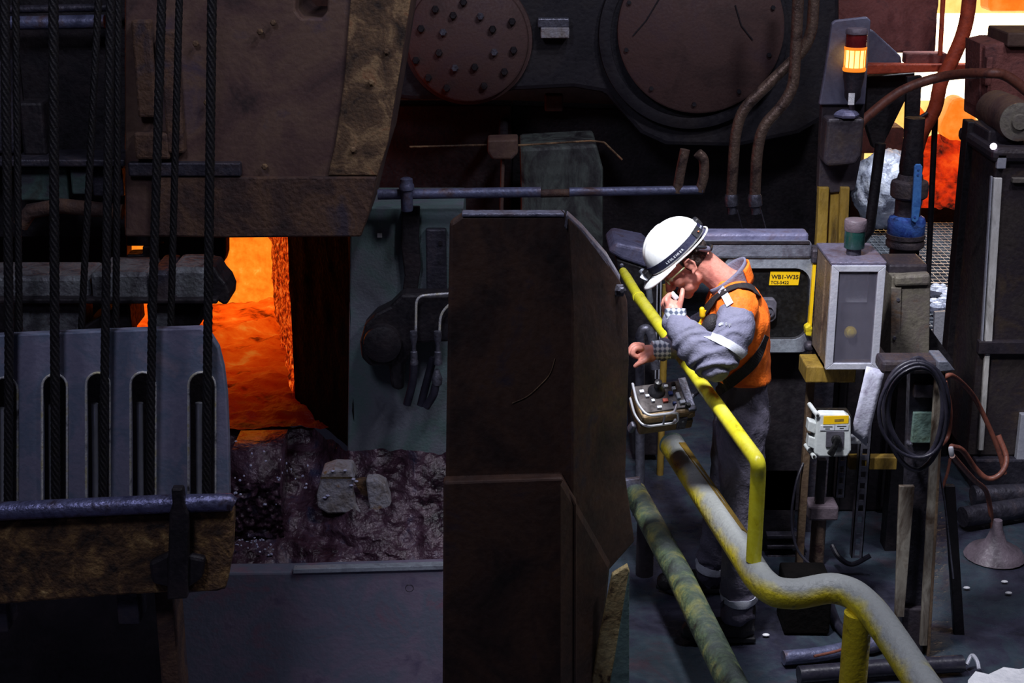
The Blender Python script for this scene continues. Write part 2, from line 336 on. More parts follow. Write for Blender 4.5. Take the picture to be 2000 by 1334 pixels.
# hot things
K['hot_wall']   = EM('hot_wall', [(1.0,0.13,0.005,1), (1.0,0.21,0.010,1), (1.0,0.27,0.018,1), (1.0,0.48,0.08,1)], 1.12, 13.0, pos=[0.3,0.46,0.60,0.74])
K['hot_slag']   = EM('hot_slag', [(0.08,0.003,0.0002,1), (0.85,0.06,0.0015,1), (1.0,0.12,0.005,1), (1.0,0.30,0.03,1)], 0.55, 4.0, pos=[0.36,0.47,0.6,0.72], stretch=(1,1.8,1))
K['hot_white']  = EM('hot_white', [(1.0,0.62,0.30,1), (1.0,0.75,0.45,1)], 9.0, 1.0)
K['hot_yellow'] = EM('hot_yellow', [(1.0,0.30,0.03,1), (1.0,0.55,0.16,1), (1.0,0.66,0.25,1)], 1.6, 2.0)
K['hot_orange'] = EM('hot_orange', [(1.0,0.07,0.004,1), (1.0,0.20,0.012,1), (1.0,0.42,0.08,1)], 1.1, 1.6)
K['hot_red']    = EM('hot_red', [(0.03,0.004,0.002,1), (0.70,0.03,0.002,1), (1.0,0.09,0.006,1), (1.0,0.22,0.03,1)], 1.0, 3.0, pos=[0.36,0.48,0.6,0.74])
K['amber']      = EM('amber', [(1.0,0.52,0.06,1), (1.0,0.72,0.22,1)], 3.0, 8.0)
K['amber_rim']  = EM('amber_rim', [(1.0,0.20,0.01,1), (1.0,0.32,0.02,1)], 1.0, 8.0)
K['led']        = EM('led', [(0.9,0.8,1.0,1)], 6.0, 8.0)
# ================================================================ SETTING
PITZ = -1.40
g = MB().grid(60, 60, lambda a, b: Vector((0.30 + a*5.3, 3.6 + b*9.4, 0.012*fbm(Vector((a*9, b*16, 1))) - 0.012)))
struct(g.build('floor', K['floor'], smooth='all'))
struct(MB().span((-4.5, 3.2, PITZ-0.3), (0.30, 8.4, PITZ-0.02)).build('floor', K['curb']))
struct(MB().span((-4.4, 7.53, PITZ-0.3), (0.28, 8.7, -0.70)).build('floor', K['slag_wet']))
struct(MB().span((-4.6, 11.6, -1.0), (2.42, 11.8, 6.0)).build('wall_back', K['wall']))
struct(MB().span((5.6, 3.6, -1.0), (5.8, 15.0, 6.0)).build('wall_right', K['wall']))
struct(MB().span((-4.6, 3.6, -1.0), (-4.4, 11.6, 6.0)).build('wall_left', K['wall']))
# furnace chamber behind the hood: hot rear wall, splayed crusted jamb, glowing bed
YB = 10.5
chl = W(60, 500, YB).x; chr_ = W(532, 500, YB).x
struct(MB().grid(50, 34, lambda a, b: Vector((chl + (chr_-chl)*a, YB + 0.02*fbm(Vector((a*14, b*8, 2))), -0.15 + 2.4*b))).build('wall_furnace', K['hot_wall'], smooth='all'))
ja = W(566, 560, 8.75).x; jb = chr_
def jf(a, b):
    p = Vector((ja + (jb-ja)*a, 8.75 + (YB-8.75)*a, -0.12 + 2.4*b))
    return p + Vector((-0.9, -0.45, 0)) * 0.045*fbm(Vector((a*9, b*15, 4)), 5)
crust = EM('crust', [(0.05,0.004,0.001,1), (0.45,0.022,0.002,1), (1.0,0.11,0.006,1), (1.0,0.30,0.05,1)], 0.8, 26, pos=[0.40,0.50,0.58,0.70], base=rgb(70,30,20))
struct(MB().grid(46, 60, jf).build('wall_crusted', crust, smooth='all'))
struct(MB().span((-4.4, 8.12, 1.66), (-1.0, 10.6, 1.76)).build('ceiling', K['soot']))
# outer dark jamb between the grey pillar and the opening
jx0 = W(684, 600, 8.0).x; jx1 = W(568, 600, 8.75).x
struct(MB().grid(30, 40, lambda a, b: Vector((jx0 + (jx1-jx0)*a, 8.0 + 0.75*a + 0.02*fbm(Vector((a*6, b*9, 7))), -0.10 + 1.6*b))).build('wall_jamb', K['soot'], smooth='all'))
# bed of glowing scale: hot at the back, dark towards the lip
def bed(a, b):
    y = 8.32 + (YB + 0.02 - 8.32)*b
    xr = (W(690, 700, 8.1).x + (chr_ - W(690, 700, 8.1).x)*b) + 0.05; x = chl + (xr-chl)*a
    z = -0.07 + 0.10*b + 0.045*fbm(Vector((x*2.2, y*3.5, 0))) + 0.020*fbm(Vector((x*9, y*14, 5)), 5)
    ridge = math.exp(-((y - (9.75 + 0.9*(x+1.95)))/0.10)**2) * (1 if x < -1.6 else 0.4)
    z += 0.085*ridge + 0.02*math.sin(y*26 + 2*fbm(Vector((x*2, y*2, 9))))*max(0, b-0.55)
    return Vector((x, y, z))
struct(MB().grid(120, 90, bed).build('floor_furnace', K['hot_slag'], smooth='all'))
# gradient of heat along the bed (it cools towards the lip), cracks in its crust
m = K['hot_slag']; nt = m.node_tree; N = nt.nodes; L = nt.links; b = N['Principled BSDF']
tc = N.new('ShaderNodeNewGeometry'); sx = N.new('ShaderNodeSeparateXYZ'); L.new(tc.outputs['Position'], sx.inputs[0])
mr = N.new('ShaderNodeMapRange'); mr.inputs['From Min'].default_value = 8.5; mr.inputs['From Max'].default_value = 10.3
mr.inputs['To Min'].default_value = 0.0; mr.inputs['To Max'].default_value = 1.0; L.new(sx.outputs['Y'], mr.inputs[0])
pw = N.new('ShaderNodeMath'); pw.operation = 'POWER'; pw.inputs[1].default_value = 1.5; L.new(mr.outputs[0], pw.inputs[0])
ml = N.new('ShaderNodeMath'); ml.operation = 'MULTIPLY_ADD'; ml.inputs[1].default_value = 1.05; ml.inputs[2].default_value = 0.07; L.new(pw.outputs[0], ml.inputs[0])
mx_ = N.new('ShaderNodeMapRange'); mx_.inputs['From Min'].default_value = -1.02; mx_.inputs['From Max'].default_value = -1.75; mx_.inputs['To Min'].default_value = 0.10; mx_.inputs['To Max'].default_value = 1.0; mx_.interpolation_type = 'SMOOTHSTEP'; L.new(sx.outputs['X'], mx_.inputs[0])
mm_ = N.new('ShaderNodeMath'); mm_.operation = 'MULTIPLY'; L.new(ml.outputs[0], mm_.inputs[0]); L.new(mx_.outputs[0], mm_.inputs[1])
L.new(mm_.outputs[0], b.inputs['Emission Strength'])
cm_ = N.new('ShaderNodeMix'); cm_.data_type = 'RGBA'; src_ = b.inputs['Emission Color'].links[0].from_socket
hf_ = N.new('ShaderNodeMapRange'); hf_.inputs['From Min'].default_value = 0.05; hf_.inputs['From Max'].default_value = 0.62; L.new(mm_.outputs[0], hf_.inputs[0]); L.new(hf_.outputs[0], cm_.inputs['Factor'])
cr2 = N.new('ShaderNodeMix'); cr2.data_type = 'RGBA'; cr2.blend_type = 'MULTIPLY'; cr2.inputs['Factor'].default_value = 1.0; L.new(src_, cr2.inputs['A']); cr2.inputs['B'].default_value = (1.0, 0.34, 0.3, 1)
L.new(cr2.outputs['Result'], cm_.inputs['A']); L.new(src_, cm_.inputs['B']); L.new(cm_.outputs['Result'], b.inputs['Emission Color'])
b.inputs['Base Color'].default_value = rgb(84, 6, 4); b.inputs['Roughness'].default_value = 0.55
n2 = N.new('ShaderNodeTexNoise'); n2.inputs['Scale'].default_value = 30; n2.inputs['Detail'].default_value = 6
bp = N.new('ShaderNodeBump'); bp.inputs['Strength'].default_value = 0.8; bp.inputs['Distance'].default_value = 0.02
tco = N.new('ShaderNodeTexCoord'); L.new(tco.outputs['Object'], n2.inputs['Vector']); L.new(n2.outputs['Fac'], bp.inputs['Height']); L.new(bp.outputs[0], b.inputs['Normal'])

# wet slag bank below the lip, running down into the pit
def bank(a, b):
    x = -3.4 + (W(900, 900, 8.0).x + 3.4)*a
    y = min(8.36, 8.36 + (7.97-8.36)*min(1, max(0, (x - jx0 + 0.30)/0.28))) if True else 0
    y = y - (y-7.56)*b; z = -0.085 - 0.56*(b**0.75)
    return Vector((x, y + 0.05*fbm(Vector((x*5, b*4, 3)), 5), z + 0.035*fbm(Vector((x*6, y*9, 11)), 5)))
slag = thing('slag_bank', 'wet dark purple slag bank sloping down below the glowing furnace opening', 'slag', W(600, 1080, 7.6))
MB().grid(180, 60, bank).build('bank', K['slag_wet'], slag, smooth='all')
def slab(a, b):
    x0 = W(452, 950, 7.72).x; x1 = W(547, 950, 7.72).x
    return Vector((x0 + (x1-x0)*a, 7.70 + 0.10*(1-b) + 0.035*fbm(Vector((a*6, b*12, 21)), 6), -0.66 + 0.50*b))
mb = MB().grid(40, 70, slab)
mb.pp([(452, 880), (547, 878), (547, 1085), (452, 1085)], 7.80, 0.3)
mb.build('slag_slab', K['slag_wet'], slag, smooth='all')
random.seed(3)
fr = MB()
for px, py, n, rx, ry in ((500, 930, 16, 45, 60), (490, 1062, 26, 45, 14), (472, 1110, 14, 26, 6), (575, 925, 12, 30, 25)):
    for i in range(n):
        x = px + random.uniform(-rx, rx); y = py + random.uniform(-ry, ry) + (x-px)*0.25
        fr.ell(W(x, y, 7.665), [random.uniform(.003, .009) for _ in range(3)], nu=7, nv=5)
o = fr.build('glint_specks', K['frosty_glint'], slag); o['kind'] = 'stuff'  # pale specks paint in the wet slag's bluish sparkle, with frosty lumps among them

# broken block lying on the bank
blk = thing('refractory_block', 'broken pale refractory block with a split, lying on the slag bank by the pillar', 'block', W(690, 1003, 7.85))
def chunk(pix, Y, d, name, seed):
    bm_ = MB().pp(pix, Y, d); o = bm_.build(name, K['block'], blk, bevel=0.012, segs=2); return o
chunk([(618, 968), (628, 925), (652, 917), (685, 918), (692, 935), (688, 955), (694, 985), (706, 1003), (640, 1004), (620, 992)], 7.80, 0.16, 'left_chunk', 1)
chunk([(706, 1003), (722, 996), (718, 970), (714, 938), (735, 936), (752, 948), (766, 985), (764, 1002), (740, 1006)], 7.82, 0.14, 'right_chunk', 2)
MB().pp([(684, 940), (720, 936), (724, 1000), (704, 1003)], 7.86, 0.1).build('brown_core', K['rust_beam'], blk, bevel=0.01)
mb = MB().grid(9, 7, lambda a, b: W(626 + 62*a, 930 + 14*b, 7.795) + Vector((0, 0.03*b - 0.008, 0)))
mb.build('yellow_crust', K['tan_flake'], blk)
fr = MB()
for x, y in ((690, 936), (696, 940), (686, 948), (640, 968), (650, 920), (674, 919), (634, 972)):
    fr.ell(W(x, y, 7.79), (0.012, 0.008, 0.006), nu=8, nv=6)
o = fr.build('white_frost', K['frosty_glint'], blk); o['kind'] = 'stuff'

# pit curb: the long plate edge at the bottom, with its lit top edge painted as a pale strip
curb = MB().pp([(335, 1124), (450, 1119), (570, 1118), (868, 1109), (905, 1480), (335, 1480)], 7.40, 0.12)
curb = struct(curb.build('trim_curb', K['curb'], bevel=0.012))
MB().pp([(572, 1112), (868, 1104), (868, 1113), (572, 1121)], 7.385, 0.05).build('lit_edge_strip', K['console_frame'], curb, bevel=0.004)
MB().lathe(W(800, 1147, 7.41), (0, -1, 0), [(0.028, 0), (0.03, 0.006), (0.02, 0.012), (0.018, 0.004)], 16).build('bolt_hole', K['dark_steel'], curb)

# ================================================================ LEFT: furnace hood, frame, press, ropes, shroud, beam
hood = thing('furnace_hood', 'huge rusty steel hood plate with a slanted right edge hanging above the glowing opening', 'hood', W(500, 465, 7.5))
MB().pp([(244, -70), (577, -70), (577, 22), (588, 36), (628, 36), (639, 22), (640, -70), (812, -70), (803, 0), (783, 130), (758, 280), (738, 345), (720, 420), (705, 463), (440, 465), (244, 462)], 7.5, 0.6).build('plate', K['rust_hood'], hood, bevel=0.01)
MB().pp([(690, -70), (811, -70), (802, 0), (782, 130), (757, 280), (737, 343), (640, 343), (655, 280), (672, 160)], 7.482, 0.02).build('lit_flange', K['rust_tan'], hood, bevel=0.006)  # rust-tan plate; its lighter tone paints in the lit right edge
MB().pp([(300, 346), (736, 346), (719, 420), (704, 462), (440, 464), (300, 461)], 7.47, 0.035).build('lower_band', K['rust_dark'], hood, bevel=0.008)
MB().pr(250, 318, 470, 345, 7.46, 0.05).build('ledge', K['dark_steel'], hood, bevel=0.008)
for i, (x, y) in enumerate(((534, 44), (508, 62), (383, 85), (404, 200), (725, 160), (755, 100), (690, 292), (517, 325))):
    MB().lathe(W(x, y, 7.48), (0, -1, 0), [(0.016, 0), (0.016, 0.012), (0.009, 0.018)], 6).build('bolt', K['rust_tan'], hood)
for (x0, y0, x1, y1) in ((262, 40, 300, 230), (318, 60, 352, 300), (262, 260, 330, 312)):
    MB().pr(x0, y0, x1, y1, 7.44, 0.07).build('stiffener', K['rust_dark'], hood, bevel=0.012)

frame = thing('mill_stand', 'dark grimy machine frame with pipes and a green panel behind the ropes', 'frame', W(110, 480, 7.6))
MB().pp([(-60, -60), (244, -60), (244, 462), (-60, 462)], 7.9, 0.1).build('back_plate', K['black_grime'], frame)
MB().tp([(-40, 46, 7.72), (205, 42, 7.72)], 0.034, 16).build('upper_pipe', K['pipe_blue'], frame, smooth=True)
MB().tp([(-40, 20, 7.76), (235, 14, 7.76)], 0.02, 12).build('thin_pipe', K['dark_steel'], frame, smooth=True)
MB().pr(-60, 312, 244, 326, 7.62, 0.28).build('shelf_beam', K['dark_steel'], frame, bevel=0.008)
MB().pr(28, 328, 132, 392, 7.7, 0.2).build('green_panel', K['green_panel'], frame, bevel=0.01)
MB().pr(138, 330, 174, 380, 7.68, 0.22).build('grey_panel', K['green_panel'], frame, bevel=0.01)
MB().pr(180, 330, 240, 384, 7.72, 0.2).build('grey_panel', K['dark_steel'], frame, bevel=0.01)
MB().pr(-60, 120, 24, 300, 7.7, 0.2).build('side_block', K['dark_steel'], frame, bevel=0.015)
MB().pr(40, 200, 86, 305, 7.74, 0.18).build('side_block', K['black_grime'], frame, bevel=0.015)
MB().tp([(40, 440, 7.7), (60, 412, 7.7), (120, 402, 7.7), (240, 414, 7.7)], 0.04, 12).build('bent_pipe', K['rust_dark'], frame, smooth=True)

# dark screen below the hood, with gaps through which the furnace shows
scr = thing('heat_screen', 'dark slotted heat screen hanging below the hood left of the opening', 'screen', W(220, 545, 8.0))
def panel(pix, Y=7.95, d=0.12, mat='black_grime', bev=0.008): return MB().pp(pix, Y, d).build('panel', K[mat], scr, bevel=bev)
panel([(-60, 455), (248, 455), (248, 545), (-60, 545)], 8.25)
panel([(247, 455), (310, 455), (310, 481), (247, 481)]); panel([(247, 498), (278, 497), (278, 481), (312, 480), (312, 545), (247, 545)])
panel([(310, 455), (441, 455), (441, 498), (437, 512), (426, 524), (421, 545), (311, 545), (311, 477), (320, 477), (320, 472), (310, 473)])
panel([(-60, 585), (248, 590), (255, 622), (259, 652), (-60, 660)], 7.9)
ram = thing('press_ram', 'scuffed grey horizontal press ram reaching towards the glowing opening', 'ram', W(210, 600, 7.3))
MB().pr(-60, 541, 175, 588, 7.3, 0.3).build('ram_bar', K['ram'], ram, bevel=0.02)
MB().pr(178, 533, 290, 588, 7.28, 0.32).build('ram_sleeve', K['ram'], ram, bevel=0.02)
MB().pr(294, 530, 330, 590, 7.26, 0.34).build('collar', K['dark_steel'], ram, bevel=0.02)
MB().pr(334, 524, 405, 590, 7.28, 0.3).build('ram_head', K['ram'], ram, bevel=0.025)
MB().pr(-60, 584, 424, 594, 7.24, 0.36).build('guide_rail', K['black_grime'], ram, bevel=0.008)
MB().pp([(402, 520), (418, 522), (428, 540), (440, 553), (448, 572), (446, 592), (438, 597), (427, 590), (416, 580), (402, 590)], 7.3, 0.22).build('claw', K['black_grime'], ram, bevel=0.03, segs=3)
MB().pr(30, 596, 162, 652, 7.32, 0.2).build('lower_plate', K['ram'], ram, bevel=0.01)
MB().pr(288, 594, 331, 650, 7.32, 0.2).build('lower_post', K['ram'], ram, bevel=0.01)
MB().pp([(330, 592), (404, 592), (398, 615), (389, 640), (330, 642)], 7.34, 0.3).build('lower_jaw', K['black_grime'], ram, bevel=0.02)
MB().pp([(160, 640), (205, 612), (232, 596), (252, 596), (258, 652), (160, 654)], 7.34, 0.3).build('wedge', K['black_grime'], ram, bevel=0.012)

# slotted shroud
YS = 6.35
def slot(x0, x1, top):
    c = (x0+x1)/2; r = (x1-x0)/2
    return [(x0, 1010), (x0, top+r)] + [(c - r*math.cos(t), top + r - r*math.sin(t)) for t in [PI*k/10 for k in range(1, 10)]] + [(x1, top+r), (x1, 1010)]
slots = [(-14, 34, 737), (82, 131, 731), (168, 214, 728), (255, 303, 727), (368, 420, 727)]
pix = [(-60, 1010)]
for a in slots: pix += slot(*a)
pix += [(448, 1010), (446, 860), (442, 770), (436, 720), (426, 680), (410, 654), (392, 641), (200, 647), (-60, 658)]
shr = thing('sheave_shroud', 'blue-grey steel shroud with rounded right shoulder and five tall rope slots', 'shroud', W(200, 985, YS))
MB().pp(pix, YS, 0.05).build('front_plate', K['shroud'], shr, bevel=0.006)
MB().pp([(-60, 700), (425, 700), (436, 760), (440, 1010), (440, 1150), (346, 1160), (346, 1560), (-60, 1560)], YS+0.22, 0.06).build('glow_block_panel', K['black_grime'], shr)  # added dark panel: blackens the slots and blocks furnace glow below
MB().pp([(436, 722), (442, 772), (446, 862), (448, 1010), (432, 1010), (430, 862), (424, 730)], YS+0.052, 0.03).build('end_cheek', K['shroud'], shr, bevel=0.006)
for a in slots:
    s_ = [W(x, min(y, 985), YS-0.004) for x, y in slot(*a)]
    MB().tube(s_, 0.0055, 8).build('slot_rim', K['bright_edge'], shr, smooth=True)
    c = (a[0]+a[1])/2
    MB().tp([(c-6, a[2]+60, YS+0.10), (c-4, 990, YS+0.10)], 0.016, 10).build('guide_rod', K['chrome'], shr, smooth=True)

# wire ropes: six-lobed section twisted along the rope
def rope(pix, r, label, group='wire ropes hanging in front of the mill'):
    P = [W(*p) for p in pix]; pts = []
    for i in range(len(P)-1):
        n = max(2, int((P[i+1]-P[i]).length/0.022))
        pts += [P[i].lerp(P[i+1], k/n) for k in range(n)]
    pts.append(P[-1]); nn = 24; vs = []; fs = []; L_ = 0
    for i, p in enumerate(pts):
        if i: L_ += (p-pts[i-1]).length
        tw = L_/0.20*2*PI
        for j in range(nn):
            a = 2*PI*j/nn; rr = r*(0.80 + 0.20*abs(math.cos(3*a)))
            vs.append(p + Vector((math.cos(a+tw)*rr, math.sin(a+tw)*rr, 0)))
    k = len(pts)
    fs = [(i*nn+j, i*nn+(j+1) % nn, (i+1)*nn+(j+1) % nn, (i+1)*nn+j) for i in range(k-1) for j in range(nn)] + [tuple(range(nn-1, -1, -1)), tuple((k-1)*nn+j for j in range(nn))]
    mb = MB(); mb.add(vs, fs)
    tag(mb.build('wire_rope', K['rope'], smooth='all'), label, 'rope', group)
YR = 6.29
rope([(8, -70, YR), (18, 640, YR), (16, 985, YR)], 0.021, 'twisted wire rope nearest the left edge, running into the first shroud slot')
rope([(104, -70, YR), (107, 640, YR), (109, 985, YR)], 0.022, 'twisted wire rope running into the second shroud slot from the left')
rope([(217, -70, YR), (206, 640, YR), (200, 985, YR)], 0.020, 'twisted wire rope running into the middle shroud slot')
rope([(318, -70, YR), (297, 640, YR), (292, 985, YR)], 0.020, 'twisted wire rope running into the fourth shroud slot from the left')
rope([(415, -70, YR), (406, 640, YR), (403, 985, YR)], 0.021, 'rightmost twisted wire rope, in front of the glow and into the last slot')
rope([(30, -70, 7.05), (38, 660, 7.05)], 0.018, 'wire rope passing behind the shroud beside the leftmost rope')
rope([(196, -70, 7.05), (158, 660, 7.05)], 0.018, 'wire rope passing behind the shroud, leaning between second and middle slots')
rope([(232, -70, 7.05), (226, 660, 7.05)], 0.018, 'wire rope passing behind the shroud just right of the middle rope')
rope([(352, -70, 7.05), (333, 660, 7.05)], 0.018, 'wire rope passing behind the shroud between fourth and rightmost ropes')

# rusty beam in front of the shroud
beam = thing('rusty_cross_beam', 'flaking rusty cross beam with a lit grey top lip, below the rope slots', 'beam', W(230, 1180, 5.95))
MB().pp([(-60, 1018), (330, 1000), (448, 992), (456, 1000), (453, 1085), (440, 1150), (425, 1156), (330, 1158), (200, 1166), (-60, 1186)], 5.95, 0.07).build('face', K['rust_beam'], beam, bevel=0.012)
MB().tp([(-60, 1001, 5.94), (325, 984, 5.94), (452, 981, 5.94), (458, 984, 5.94)], [0.040, 0.040, 0.038, 0.026], 16).build('top_lip', K['lip'], beam, smooth=True)
MB().pp([(334, 955), (356, 955), (360, 985), (368, 1005), (366, 1170), (326, 1172), (330, 1005), (336, 985)], 5.885, 0.05).build('strap', K['black_grime'], beam, bevel=0.008)
MB().pp([(290, 1100), (332, 1080), (335, 1150), (296, 1140)], 5.90, 0.05).build('lug', K['black_grime'], beam, bevel=0.015)
MB().pp([(366, 1085), (400, 1092), (395, 1130), (366, 1150)], 5.90, 0.05).build('lug', K['black_grime'], beam, bevel=0.015)
MB().pr(228, 1150, 270, 1220, 6.0, 0.15).build('hanger', K['dark_steel'], beam, bevel=0.008)
MB().pr(-20, 1160, 12, 1236, 6.0, 0.15).build('hanger', K['dark_steel'], beam, bevel=0.008)
MB().pr(318, 1150, 352, 1600, 6.05, 0.2).build('leg', K['rust_dark'], beam, bevel=0.01)
MB().pr(-200, 1150, -150, 1600, 6.05, 0.2).build('leg', K['rust_dark'], beam, bevel=0.01)

# ================================================================ CENTRE BACK
pil = thing('grey_pillar', 'grey-green painted steel pillar standing right of the glowing opening', 'pillar', W(780, 1080, 8.0))
MB().pp([(684, 405), (905, 405), (905, 1120), (676, 1120)], 8.0, 0.5).build('shaft', K['grey_paint'], pil, bevel=0.01)
MB().pr(737, 456, 746, 464, 7.99, 0.01).build('white_sticker', K['white_bit'], pil)
MB().pp([(785, 405), (820, 405), (818, 470), (822, 520), (812, 590), (783, 590), (790, 540), (783, 480)], 7.96, 0.05).build('dark_cover', K['black_grime'], pil, bevel=0.008)
MB().pr(832, 448, 872, 570, 7.95, 0.05).build('junction_plate', K['dark_steel'], pil, bevel=0.01)
MB().lathe(W(860, 474, 7.95), (0, -1, 0), [(0.012, 0), (0.012, 0.012)], 10).build('bolt', K['black_grime'], pil)
val = thing('hydraulic_valve', 'black hydraulic valve block with two silver hose fittings on the grey pillar', 'valve', W(810, 790, 7.85))
MB().pp([(703, 668), (712, 636), (734, 612), (762, 598), (785, 575), (880, 575), (880, 668), (805, 672), (800, 700), (789, 712), (789, 760), (778, 764), (764, 758), (760, 715), (722, 716), (706, 700)], 7.81, 0.13).build('block', K['black_grime'], val, bevel=0.02)
MB().lathe(W(748, 668, 7.81), (0, -1, 0), [(0.105, 0), (0.10, 0.05), (0.07, 0.06), (0.02, 0.065)], 24).build('end_cap', K['black_grime'], val, smooth=True)
MB().tube(fillet([W(812, 655, 7.77), W(813, 578, 7.77), W(880, 573, 7.77)], 0.05), 0.007, 8).build('pipe', K['bright_edge'], val, smooth=True)
MB().tube(fillet([W(858, 655, 7.77), W(860, 612, 7.77), W(885, 588, 7.77)], 0.05), 0.007, 8).build('pipe', K['bright_edge'], val, smooth=True)
for x, y in ((808, 668), (855, 668)):
    f_ = MB().lathe(W(x, y, 7.75), (0, 0, -1), [(0.02, -0.06), (0.022, -0.03), (0.016, 0.0), (0.012, 0.02), (0.012, 0.05), (0.019, 0.055), (0.019, 0.10), (0.022, 0.105), (0.022, 0.125), (0.012, 0.13)], 12)
    fo = f_.build('fitting', K['galv'], val, smooth=True)
MB().lathe(W(853, 722, 7.74), (0, 0, -1), [(0.014, 0), (0.02, 0.02), (0.03, 0.05), (0.026, 0.085), (0.015, 0.09)], 10).build('elbow', K['galv'], val, smooth=True)
for a in ([(808, 712, 7.75), (806, 745, 7.74), (795, 790, 7.75)], [(851, 752, 7.74), (846, 772, 7.74), (832, 795, 7.75)], [(846, 700, 7.79), (830, 760, 7.81), (822, 792, 7.81)]):
    MB().tube(sp(a), 0.022, 12).build('hose', K['cable_black'], val, smooth=True)

pipe = thing('water_pipe', 'grey-blue horizontal pipe with a tee running along the mill behind the column', 'pipe', W(1000, 390, 7.9))
MB().tp([(738, 380, 7.9), (1056, 375, 7.9)], 0.028, 14).build('pipe_run', K['pipe_blue'], pipe, smooth=True)
MB().tp([(1056, 378, 7.9), (1112, 377, 7.9)], 0.022, 14).build('rusty_joint', K['rust_dark'], pipe, smooth=True)
MB().tp([(1112, 375, 7.9), (1372, 371, 7.9)], 0.024, 14).build('pipe_run', K['pipe_blue'], pipe, smooth=True)
MB().lathe(W(795, 412, 7.87), (0, 0, 1), [(0.028, 0), (0.032, 0.01), (0.032, 0.11), (0.04, 0.115), (0.04, 0.14), (0.033, 0.15), (0.033, 0.17), (0.02, 0.178)], 14).build('tee', K['pipe_blue'], pipe, smooth=True)

gb = thing('mill_gearbox', 'large dark gearbox casing carrying two round brown covers at the top', 'gearbox', W(1150, 290, 9.5))
MB().pp([(690, -80), (1640, -80), (1640, 215), (1560, 262), (1440, 288), (1300, 285), (1250, 262), (1180, 182), (1120, 172), (1000, 178), (900, 196), (800, 196), (690, 180)], 9.5, 0.8).build('casing', K['gearbox'], gb, bevel=0.03)
def S9(p): return p * S(9.45)*1.02
c1 = MB().lathe(W(914, 78, 9.5), (0, -1, 0), [(S9(118), -0.02), (S9(116), 0.03), (S9(110), 0.035), (S9(108), 0.075), (S9(104), 0.085), (0.001, 0.085)], 64).build('bolted_cover', K['cover_brown'], gb, smooth=True)
for k, (x, y) in enumerate(((865, 63), (938, 32), (965, 102), (888, 133), (885, 30), (962, 57), (1000, 42), (1003, 98), (857, 103), (927, 131), (812, 118), (836, 152), (872, 172), (945, 168), (985, 140), (822, 56), (850, 18), (905, 4))):
    MB().lathe(W(x, y, 9.41), (0, -1, 0), [(S9(7), -0.01), (S9(7), 0.018), (S9(5), 0.028)], 6).build('cover_bolt', K['galv'] if k < 4 else K['black_grime'], c1)
c2 = MB().lathe(W(1353, 66, 9.5), (0, -1, 0), [(S9(172), -0.02), (S9(170), 0.05), (S9(160), 0.06), (S9(150), 0.06), (S9(149), 0.03)], 72).build('cover_ring', K['gearbox'], gb, smooth=True)
c2 = MB().lathe(W(1366, 56, 9.5), (0, -1, 0), [(S9(150), -0.02), (S9(149), 0.085), (S9(145), 0.095), (0.001, 0.095)], 72).build('round_cover', K['cover_brown'], gb, smooth=True)
for k in range(10):
    a = 2*PI*k/10 + 0.28
    MB().lathe(W(1366, 56, 9.40) + Vector((math.cos(a)*S9(135), 0, math.sin(a)*S9(135))), (0, -1, 0), [(S9(4), -0.01), (S9(4), 0.012)], 6).build('cover_bolt', K['gearbox'], c2)
for pts in ([(1236, 70), (1262, 40), (1292, -10)], [(1436, 10), (1448, 50), (1470, 78)]):
    MB().tube([W(x, y, 9.40) for x, y in pts], 0.004, 6).build('scribed_line', K['gearbox'], c2)
mb = thing('wall_lamp_box', 'small pale metal junction box between the two round gearbox covers', 'box', W(1080, 76, 9.4))
MB().pr(1050, 36, 1112, 54, 9.42, 0.08).build('lid', K['galv'], mb, bevel=0.008)
MB().pr(1056, 54, 1112, 75, 9.40, 0.1).build('body', K['block'], mb, bevel=0.008)

hb = thing('pull_rod', 'rusty square block with a thin rod hanging below the gearbox', 'rod', W(982, 420, 8.9))
MB().pp([(952, 274), (1012, 272), (1012, 300), (1000, 312), (962, 312), (952, 298)], 8.9, 0.18).build('block', K['rust_hood'], hb, bevel=0.012)
MB().tube([W(982, 290, 9.0), W(982, 290, 9.0) + Vector((0, 0.92, 0))], 0.03, 10).build('wall_stub', K['black_grime'], hb)
MB().tp([(982, 310, 8.95), (979, 425, 8.95)], 0.012, 10).build('rod', K['rust_hood'], hb, smooth=True)
MB().tp([(800, 287, 8.95), (955, 283, 8.95)], 0.006, 8).build('thin_bar', K['rust_tan'], hb, smooth=True)
MB().tp([(1012, 284, 8.95), (1155, 275, 8.95), (1180, 278, 8.95), (1215, 312, 8.95)], 0.006, 8).build('thin_bar', K['rust_tan'], hb, smooth=True)
pier = MB().pp([(1015, 290), (1165, 282), (1178, 330), (1178, 1050), (1005, 1050), (1018, 400)], 9.2, 0.5).build('stained_pier', K['pier_paint'], None, bevel=0.02)
tag(pier, 'stained grey-green concrete pier behind the top of the dark column', 'pier')
mb = MB().pp([(700, 205), (1000, 205), (1000, 420), (700, 420)], 9.9, 0.2); mb.pp([(1000, 205), (1640, 230), (1640, 520), (1000, 520)], 10.0, 0.2)
tag(mb.build('machine_skirt', K['black_grime'], None, bevel=0.01), 'dark sheet steel skirt below the gearbox casing', 'skirt')
lug_ = MB().pr(1064, 186, 1100, 218, 9.85, 0.1).build('lug', K['rust_hood'], None, bevel=0.01)
tag(lug_, 'small rusty lifting lug under the gearbox casing', 'lug')

